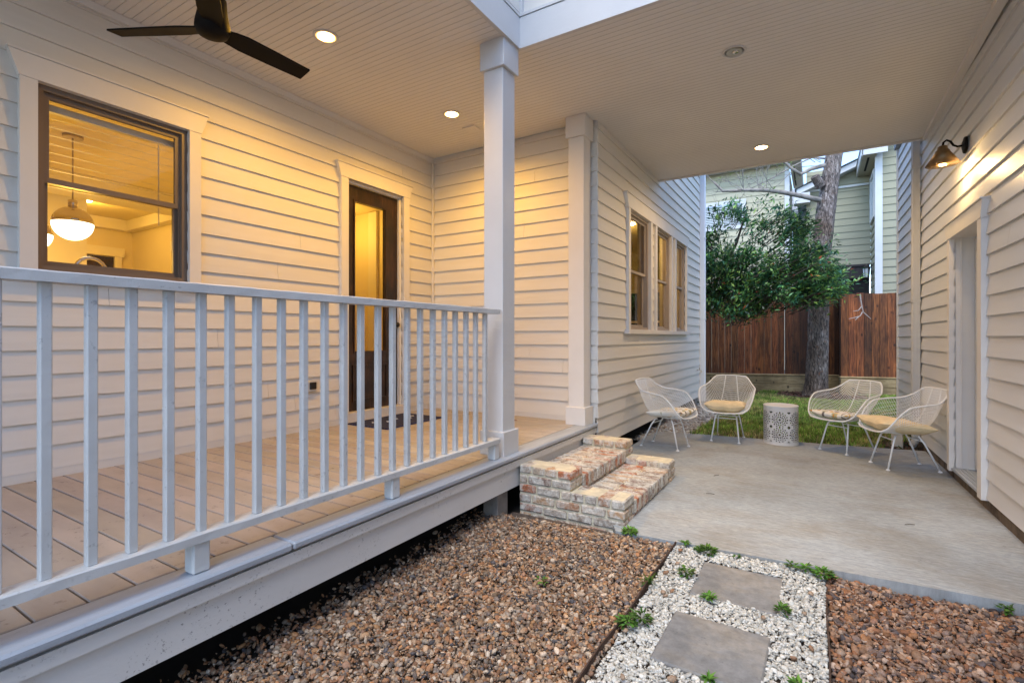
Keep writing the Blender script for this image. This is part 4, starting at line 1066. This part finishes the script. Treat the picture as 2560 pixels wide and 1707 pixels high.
cols = np.array([(.10, .045, .03), (.16, .07, .045), (.06, .04, .03), (.24, .14, .09)])[rng.integers(0, 4, len(P))]*rng.uniform(.6, 1.2, (len(P), 1))
litter('leaf_litter', P, cols, .07, m_litter, -.02, 'dark dry leaf litter around the tree base')
P = np.stack([rng.uniform(.55, 1.0, 700), rng.uniform(6.75, 7.9, 700)], 1)
cols = np.array([(.08, .045, .03), (.12, .06, .05), (.05, .04, .03), (.05, .09, .03)])[rng.integers(0, 4, len(P))]*rng.uniform(.6, 1.2, (len(P), 1))
litter('leaf_litter', P, cols, .05, m_litter, -.03, 'dead leaves beside the garage wall behind the chairs')
for (x, y, a, lab) in ((.50, 4.05, .5, 'dark twig lying on the patio near the garage door'), (-.75, 4.62, 1.0, 'short twig on the patio in front of the drum table'), (-.70, 4.05, .2, 'small twig on the patio beside the brick steps')):
    f = MB(); f.tube([(x-.03*math.cos(a), y-.03*math.sin(a), .005), (x, y+.003, .007), (x+.03*math.cos(a), y+.03*math.sin(a), .005)], .0018, 5)
    o = f.build('twig', m_stem); tag(o, lab, 'twig', 'bits of twig on the patio')

# ------------------------------------------------------------------ fence
fen = thing('wooden_fence', 'brown stained board fence on a low timber retaining wall', 'fence', (0, 12.5, 0))
def fence_run(a, b, z0, z1, zt, dark=1.0):
    a, b = Vector((a[0], a[1], 0)), Vector((b[0], b[1], 0)); L = (b-a).length; d = (b-a)/L
    tf = Matrix.Translation(a) @ Matrix.Rotation(math.atan2(d.y, d.x), 4, 'Z')
    f = MB(); s_ = 0
    while s_ < L-.02:
        w_ = min(.138*random.uniform(.97, 1.03), L-s_); k_ = dark*random.uniform(.45, 1.45)
        f.cbox(s_, s_+w_-.005, -.009+random.uniform(-.004, .004), .009, zt, z1+random.uniform(-.012, .012), .002, (k_, k_*random.uniform(.88, 1.03), k_*random.uniform(.8, 1.05)), tf); s_ += w_
    f.build('board_panel', m_fence, fen)
    f = MB()
    for z_ in (z0, z0+.19): f.cbox(-.02, L+.02, -.05, .04, z_+.002, z_+.187, .008, (random.uniform(.8, 1.05),)*3, tf)
    f.cbox(-.03, L+.03, -.065, .05, z0+.381, z0+.405, .004, (1.25, 1.2, 1.15), tf)
    f.build('timber', m_timber, fen)
f0, f1, f2 = (-3.6, 11.47), (-.62, 12.665), (.41, 13.08)
fence_run(f0, f1, -.03, 2.09, .38); fence_run((-.60, 12.69), f2, -.03, 2.07, .36, .55)  # second run's boards coloured darker for tree shade
fence_run((.415, 12.56), (3.2, 13.3), -.03, 2.10, .375, 1.15)
f = MB(); f.cbox(.395, .413, 12.56, 13.1, -.03, 2.09, .002, (.25, .25, .25)); f.build('board_panel', m_fence, fen)  # return panel coloured dark to stand in for its shaded side
for x, y in ((-.61, 12.72), (.44, 12.60)):
    f = MB(); f.cbox(x-.02, x+.02, y-.02, y+.02, -.05, 2.06, .004, (.5, .5, .5)); f.build('post', m_fence, fen)

# ------------------------------------------------------------------ tree with bare limbs
tr = thing('tree', 'leaning grey barked tree trunk in front of the fence', 'tree', (-.04, 12.03, 0))
cen = [(-.04, 12.03, -.08, .30), (-.04, 12.03, .06, .235), (-.03, 12.04, .25, .205), (-.005, 12.05, .9, .19), (.0, 12.06, 1.6, .18), (.025, 12.08, 2.3, .172), (.05, 12.10, 2.8, .172), (.10, 12.12, 3.3, .176), (.15, 12.14, 3.8, .172), (.22, 12.2, 4.4, .158), (.29, 12.24, 5.0, .152), (.45, 12.3, 6.0, .14), (.6, 12.4, 7.2, .11)]
NS = 36; zz = np.linspace(-.08, 7.2, 110); tb = np.array(cen); f = MB(); vs = []
for i, z in enumerate(zz):
    cx, cy, r = [np.interp(z, tb[:, 2], tb[:, k_]) for k_ in (0, 1, 3)]
    for j in range(NS):
        a = 2*math.pi*j/NS
        rr = r*(1+.05*math.sin(3*a+z*1.3)+.03*math.sin(5*a-2*z)+.025*math.sin(9*a+6*z)+random.uniform(-.022, .022)+(.14*max(0, .35-z)*math.cos(5*a+1) if z < .35 else 0))
        vs.append((cx+rr*math.cos(a), cy+rr*math.sin(a), z))
f.add(vs, [(i*NS+j, i*NS+(j+1) % NS, (i+1)*NS+(j+1) % NS, (i+1)*NS+j) for i in range(len(zz)-1) for j in range(NS)])
tk = f.build('trunk', m_bark, tr, smooth=True)
f = MB(); f.tube([(.06, 12.05, 4.28), (-.03, 11.97, 4.42), (-.055, 11.94, 4.47)], [.10, .085, .08], 14); f.build('stub', m_bark, tk, smooth=False)
f = MB(); f.lathe([(.03, -.01), (.062, .0), (.07, .018), (.05, .03)], n=18, o=(0, 0, 0)); kn = f
kn.v = [tuple(Vector((-.02, 11.90, 2.93))+Matrix.Rotation(1.35, 3, 'X') @ Vector(p)) for p in kn.v]; kn.build('knot', m_bark, tk, smooth=True)
def limb(pts, r0, r1, n=7):
    f = MB(); f.tube(pts, list(np.linspace(r0, r1, len(pts))), n); return f.build('limb', m_branch, tr, smooth=True)
def jig(p, q, n, amp):
    p, q = Vector(p), Vector(q); return [p+(q-p)*(i/n)+Vector((random.gauss(0, amp), random.gauss(0, amp), random.gauss(0, amp)))*(0 if i in (0, n) else 1) for i in range(n+1)]
B1 = [(.05, 12.0, 3.98), (-.25, 11.9, 4.08), (-.58, 11.72, 4.16), (-.9, 11.52, 4.21), (-1.18, 11.34, 4.21), (-1.45, 11.18, 4.20), (-1.67, 11.05, 4.19), (-1.82, 10.96, 4.37)]
limb(B1, .052, .02, 10)
limb([(.12, 12.05, 4.70), (-.12, 11.9, 4.62), (-.30, 11.75, 4.50), (-.46, 11.65, 4.62), (-.62, 11.6, 4.80), (-1.2, 11.3, 4.85), (-1.7, 11.1, 4.7)], .045, .012, 9)
limb([(.12, 12.1, 4.85), (-.1, 12.0, 4.88), (-.4, 11.9, 4.75), (-.8, 11.7, 4.5), (-1.25, 11.4, 4.23)], .02, .008)
tw = MB(); sprigs = []
def twigs(p, d, ln, r, depth):
    d = Vector(d).normalized(); p = Vector(p); pts = [p]
    for i in range(4):
        d = (d+Vector((random.gauss(0, .16), random.gauss(0, .16), random.gauss(.02, .16)))).normalized(); pts.append(pts[-1]+d*ln/4)
    tw.tube(pts, list(np.linspace(r, r*.5, 5)), 5, False)
    if depth == 0 or random.random() < .35: sprigs.append(pts[-1])
    if depth > 0:
        for _ in range(random.choice((2, 3))):
            q = random.choice(pts[2:]); dd = d+Vector((random.gauss(0, .6), random.gauss(0, .6), random.gauss(.05, .5))); twigs(q, dd, ln*random.uniform(.5, .75), r*.6, depth-1)
for k_ in range(13):
    q = Vector(random.choice(B1[2:7]))*.5+Vector(random.choice(B1[2:7]))*.5; twigs(q, (random.gauss(-.2, .6), random.gauss(0, .4), abs(random.gauss(.7, .4))), .55, .008, 2)
for k_ in range(7): twigs((random.uniform(-.5, .1), 11.9, random.uniform(4.6, 5.0)), (random.gauss(-.7, .5), random.gauss(0, .4), random.gauss(.15, .5)), .6, .009, 2)
for q, d in (((-1.82, 10.96, 4.37), (-.5, -.1, .6)), ((-1.3, 11.3, 4.22), (.2, 0, 1)), ((-.75, 11.6, 4.9), (-.6, 0, .1))): twigs(q, d, .5, .01, 2)
tw.build('twigs', m_branch, tr)
lf = MB()
for p_ in sprigs:
    if random.random() < .55:
        for _ in range(4): leaf(lf, p_+Vector((random.gauss(0, .03), random.gauss(0, .03), random.gauss(0, .03))), (random.gauss(0, 1), random.gauss(0, 1), random.gauss(0, .6)), (0, 0, 1), .05, .022, tuple(np.array((.22, .34, .07))*random.uniform(.7, 1.3)))
lf.build('young_leaves', m_leaf, tr)
db = MB()
z31 = lambda x, y: ((.5*(0)+x), y)
def fpt(px, py, D=10.25):
    dx = (px-1280)/1253.17; return (D*(-.5209+.8536*dx), D*(.8536+.5209*dx), 1.2-(py-842.05)/1253.17*D)
for pl, r in (([(2150, 735), (2152, 752), (2155, 768), (2158, 780), (2168, 789), (2177, 797)], .016), ([(2154, 766), (2146, 776), (2133, 778)], .010), ([(2156, 780), (2150, 790), (2140, 793), (2122, 797)], .011), ([(2148, 791), (2143, 795), (2138, 800)], .009)):
    db.tube([fpt(x, y) for x, y in pl], [r*(1-.5*i/(len(pl)-1)) for i in range(len(pl))], 6)
o = db.build('dead_branch', m_deadwood); tag(o, 'bleached forked dead branch hanging over the fence boards', 'branch')

# ------------------------------------------------------------------ evergreen beside the tree
sh = thing('evergreen_tree', 'bushy dark evergreen with a few red leaves beside the trunk', 'tree', (-2.5, 10.55, 0))
stm = MB(); LV = []; LC = []
def leafspray(p, d, n, spread, shade):
    kb = random.choice((.45, .7, .95, 1.2, 1.6)); kh = random.uniform(.8, 1.2)
    p = Vector(p); d = Vector(d).normalized()
    for _ in range(n):
        q = p+Vector((random.gauss(0, spread), random.gauss(0, spread), random.gauss(0, spread*.8)))
        dd = (d*.7+Vector((random.gauss(0, .7), random.gauss(0, .7), random.gauss(-.05, .55)))).normalized()
        up = Vector((random.gauss(0, .5), random.gauss(0, .5), 1)); s_ = dd.cross(up); s_ = s_.normalized() if s_.length > 1e-3 else Vector((1, 0, 0)); n_ = s_.cross(dd)
        ln = random.uniform(.07, .125); w_ = ln*random.uniform(.26, .36); m1 = q+dd*ln*.45+n_*ln*.05
        LV.append((q, m1+s_*w_*.5, q+dd*ln-n_*ln*.08, m1-s_*w_*.5))
        r = random.random()
        if r < .006: c = (.42, .06, .035)
        elif r < .20: c = (.17, .31, .075)
        elif r < .58: c = (.060, .150, .050)
        else: c = (.028, .085, .046)
        k_ = kb*random.uniform(1.0, 1.75); LC.append((c[0]*k_*kh, c[1]*k_, c[2]*k_/kh))
def inside(x, z):
    "crown outline (x, z at y about 10.6) as read from the photo"
    top = np.interp(x, [-3.4, -2.1, -1.75, -1.4, -1.1, -.8, -.55, -.2, .05, .2, .45], [3.2, 3.55, 3.75, 3.75, 3.95, 3.75, 3.6, 3.5, 2.75, 2.4, 2.2])
    bot = np.interp(x, [-3.4, -2.1, -1.8, -1.45, -1.1, -.8, -.4, 0, .3, .45], [1.5, 1.7, 1.75, 1.60, 1.55, 1.75, 1.85, 1.85, 1.95, 2.0])
    return bot < z < top
stm.tube([(-2.5, 10.55, -.05), (-2.35, 10.5, .8), (-2.1, 10.5, 1.6), (-1.7, 10.5, 2.3), (-1.35, 10.55, 3.0), (-1.15, 10.6, 3.7)], [.07, .06, .05, .038, .025, .01], 8)
stm.tube([(-2.1, 10.5, 1.6), (-1.5, 10.6, 2.0), (-.9, 10.75, 2.3), (-.3, 11.0, 2.45), (.2, 11.3, 2.35)], [.04, .032, .025, .016, .008], 7)
stm.tube([(-1.7, 10.5, 2.3), (-1.2, 10.6, 2.55), (-.7, 10.8, 2.9), (-.3, 11.0, 3.4)], [.03, .024, .018, .008], 7)
stm.tube([(-2.0, 10.5, 1.8), (-1.95, 10.45, 2.6), (-1.85, 10.45, 3.4)], [.03, .02, .008], 7)
n_cl = 0
while n_cl < 500:
    x = random.uniform(-3.0, .42); z = random.uniform(1.5, 4.0)
    if not inside(x, z): continue
    # sparser towards the top and in the sky gaps, denser low and near the middle
    den = 1.0 if z < 2.7 else (.45 if z < 3.2 else .26)
    if math.sin(x*5.3+1.7*z)*math.sin(z*4.7-x*2.2) > .45 and z > 2.6: den *= .15
    if random.random() > den: continue
    y = 10.62+.30*(x+1.2)*.55+random.gauss(0, .28 if z < 2.9 else .2); n_cl += 1
    c = Vector((x, y, z)); anchor = Vector((x*.6-.7, y, z-.35)); d = (c-anchor).normalized()
    stm.tube([anchor+(c-anchor)*.35, anchor+(c-anchor)*.7+Vector((random.gauss(0, .03), 0, random.gauss(0, .03))), c+d*.1], [.008, .006, .003], 5, False)
    leafspray(c, d, random.randint(34, 62), random.uniform(.075, .13), 1)
for k_ in range(20):   # low tuft reaching in front of the trunk
    x = random.uniform(-.35, .36); leafspray((x, 11.35+random.gauss(0, .1), 2.1+.25*math.sin(x*5)+random.gauss(0, .12)-.12*x), (.6, -.2, .25), 46, .085, 1)
for q in ((.26, 12.0, 3.18), (.30, 12.0, 3.10)): leafspray(q, (1, 0, .2), 9, .05, 1)
stm.build('stems', m_stem, sh)
V = np.array([[tuple(p) for p in q] for q in LV]).reshape(-1, 3); C = np.repeat(np.array(LC), 4, 0)
o = big_mesh('foliage', V, np.arange(len(V)).reshape(-1, 4), C, m_leaf, False); put(o, sh)

# ------------------------------------------------------------------ neighbour's house
nh = thing('neighbour_house', 'pale green lap sided neighbour house with white trim beyond the fence', 'house', (1.3, 17, 0))
EN = .20
w = MB(); siding(w, (1.29, 16.0), (1, 0), (0, -1), 7, .2, 8.2, EN, t=.02); w.build('wall', m_nsid, nh)
w = MB(); siding(w, (1.29, 16.0), (0, 1), (-1, 0), 1.75, .2, 5.9, EN, [(.35, 1.25, 4.45, 5.55)], t=.02); w.build('wall', m_nsid, nh)
w = MB(); w.box(1.262, 1.42, 15.965, 15.999, .2, 5.95); w.box(1.262, 1.289, 16.0, 16.06, .2, 5.95); w.build('corner_board', m_ntrim, nh)
w = MB(); siding(w, (-.30, 17.7), (1, 0), (0, -1), 1.6, 3.28, 6.2, EN, t=.02); w.build('wall', m_nsid, nh)
w = MB(); w.box(-.3, 1.27, 17.64, 17.72, 2.90, 3.28); w.box(-.3, 1.27, 17.60, 17.66, 3.24, 3.30); w.build('header', m_nheader, nh)
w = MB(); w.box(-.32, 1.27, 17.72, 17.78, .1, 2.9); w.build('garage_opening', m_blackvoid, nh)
w = MB(); w.box(-.3, 1.25, 17.66, 17.70, 5.58, 5.64); w.build('frieze', m_ntrim, nh)
w = MB()   # rake board of the recessed gable
vs = [(-.55, 17.35, 5.47), (1.3, 17.35, 6.22), (1.3, 17.35, 6.38), (-.55, 17.35, 5.63), (-.55, 17.7, 5.47), (1.3, 17.7, 6.22), (1.3, 17.7, 6.38), (-.55, 17.7, 5.63)]
w.add(vs, [(0, 1, 2, 3), (0, 4, 5, 1), (3, 2, 6, 7), (4, 7, 6, 5)]); w.box(-.62, -.20, 17.3, 17.7, 5.2, 5.5); w.build('rake_board', m_ntrim, nh)
w = MB()
w.add([(-.6, 17.28, 5.64), (1.3, 17.28, 6.41), (1.3, 22, 6.41), (-.6, 22, 5.64)], [(0, 1, 2, 3)]); w.add([(.93, 15.6, 6.08), (5, 15.6, 8.9), (5, 22, 8.9), (.93, 22, 6.08)], [(0, 1, 2, 3)])
w.add([(.93, 15.6, 6.02), (5, 15.6, 8.84), (5, 15.6, 8.9), (.93, 15.6, 6.08)], [(0, 1, 2, 3)])
w.add([(-.9, 20.2, 5.3), (.6, 20.2, 5.3), (.3, 22.2, 6.9), (-.9, 22.2, 6.9)], [(0, 1, 2, 3)])
w.add([(-7, 16.9, 6.72), (-.45, 16.9, 6.72), (-1.5, 20, 8.4), (-7, 20, 8.4)], [(0, 1, 2, 3)])
w.build('roof', m_shingle, nh)
w = MB(); w.box(.99, 1.288, 15.7, 18.0, 5.86, 5.88); w.build('soffit', m_nsoffit, nh)
w = MB(); w.box(1.10, 1.15, 15.95, 17.2, 5.852, 5.858); w.build('soffit_vent', m_blackvoid, nh)
w = MB(); w.box(.955, .99, 15.66, 18.0, 5.85, 6.07)
w.add([(.97, 15.66, 5.86), (1.50, 15.66, 5.86), (1.50, 15.66, 6.42), (.97, 15.66, 6.05)], [(0, 1, 2, 3)]); w.box(.97, 1.50, 15.665, 15.70, 5.86, 6.03)
w.add([(1.5, 15.66, 6.28), (5, 15.66, 8.7), (5, 15.66, 8.88), (1.5, 15.66, 6.46)], [(0, 1, 2, 3)])
w.build('fascia', m_ntrim, nh)
wn_ = MB(); wn_.box(1.245, 1.29, 16.27, 16.35, 4.37, 5.63); wn_.box(1.245, 1.29, 17.25, 17.33, 4.37, 5.63); wn_.box(1.245, 1.29, 16.35, 17.25, 5.55, 5.63); wn_.box(1.245, 1.29, 16.35, 17.25, 4.37, 4.45)
o = wn_.build('window', m_ntrim, nh); p = MB(); p.quad((1.285, 16.35, 4.45), (1.285, 17.25, 4.45), (1.285, 17.25, 5.55), (1.285, 16.35, 5.55)); p.build('pane', m_nblind, o)
# the other wing
YL = 17.3; xr = -.76
w = MB(); siding(w, (-8, YL), (1, 0), (0, -1), 8+xr, .2, 6.5, EN, [(8-3.5, 8-2.05, 4.75, 5.42)], t=.02); w.build('wall', m_nsid2, nh)
w = MB(); siding(w, (xr, YL), (0, 1), (1, 0), 3.0, .2, 6.5, EN, t=.02); siding(w, (xr, 20.3), (1, 0), (0, -1), 1.5, .2, 5.3, EN, t=.02); w.build('wall', m_nsid2, nh)
w = MB(); w.box(xr-.10, xr+.025, YL-.03, YL-.001, .2, 6.4); w.box(xr+.001, xr+.028, YL, YL+.08, .2, 6.4); w.build('corner_board', m_ntrim, nh)
w = MB(); w.box(-8, -.42, YL-.42, YL-.34, 6.42, 6.60); w.box(-8, -.45, YL-.34, YL-.02, 6.44, 6.46); w.build('gutter', m_ntrim, nh)
w = MB(); w.box(xr+.03, -.45, YL-.3, 20.2, 6.40, 6.43); w.build('soffit', m_nsoffit, nh)
w = MB(); w.box(-.66, -.62, YL+.1, 19.8, 6.392, 6.398); w.build('soffit_vent', m_blackvoid, nh)
w = MB(); w.box(-.46, -.42, YL-.34, 20.2, 6.41, 6.62); w.box(-.75, .3, 20.1, 20.2, 5.15, 5.32); w.build('fascia', m_ntrim, nh)
wn_ = MB(); y_ = YL-.03
wn_.box(-3.62, -3.5, y_, YL+.02, 4.63, 5.54); wn_.box(-2.05, -1.93, y_, YL+.02, 4.63, 5.54); wn_.box(-3.5, -2.05, y_, YL+.02, 5.42, 5.54); wn_.box(-3.5, -2.05, y_, YL+.02, 4.63, 4.75); wn_.box(-2.62, -2.57, y_, YL+.02, 4.75, 5.42)
o = wn_.build('window', m_ntrim, nh)
p = MB()
for z_ in np.arange(4.77, 5.4, .055): p.box(-3.5, -2.05, YL+.01, YL+.05, z_, z_+.035)
p.build('blind', m_nblind, o)
p = MB(); p.quad((-3.5, YL+.06, 4.75), (-2.05, YL+.06, 4.75), (-2.05, YL+.06, 5.42), (-3.5, YL+.06, 5.42)); p.box(-3.5, -2.05, YL-.005, YL+.002, 4.75, 4.775); p.box(-2.08, -2.05, YL-.005, YL+.002, 4.775, 5.42); p.box(-2.35, -2.33, YL-.005, YL+.002, 4.775, 5.42); p.build('sash', m_nheader, o)
lt = thing('wall_lantern', 'black coach lantern on the neighbour house wall', 'lantern', (1.27, 16.9, 3.0))
f = MB(); f.box(1.14, 1.265, 16.88, 16.92, 3.10, 3.13); f.box(1.25, 1.268, 16.83, 16.97, 2.88, 3.2); f.build('bracket', m_black, lt)
f = MB(); f.lathe([(.01, 3.20), (.03, 3.16), (.10, 3.10), (.10, 3.085)], 1.14, 16.9, 6); f.lathe([(.07, 2.82), (.07, 2.84)], 1.14, 16.9, 6)
for k_ in range(6): f.tube([(1.14+.085*math.cos(k_*1.047), 16.9+.085*math.sin(k_*1.047), 3.09), (1.14+.065*math.cos(k_*1.047), 16.9+.065*math.sin(k_*1.047), 2.83)], .008, 4)
f.build('frame', m_black, lt)
f = MB(); f.lathe([(.062, 2.845), (.08, 3.085)], 1.14, 16.9, 6); f.build('glass', m_nblind, lt)
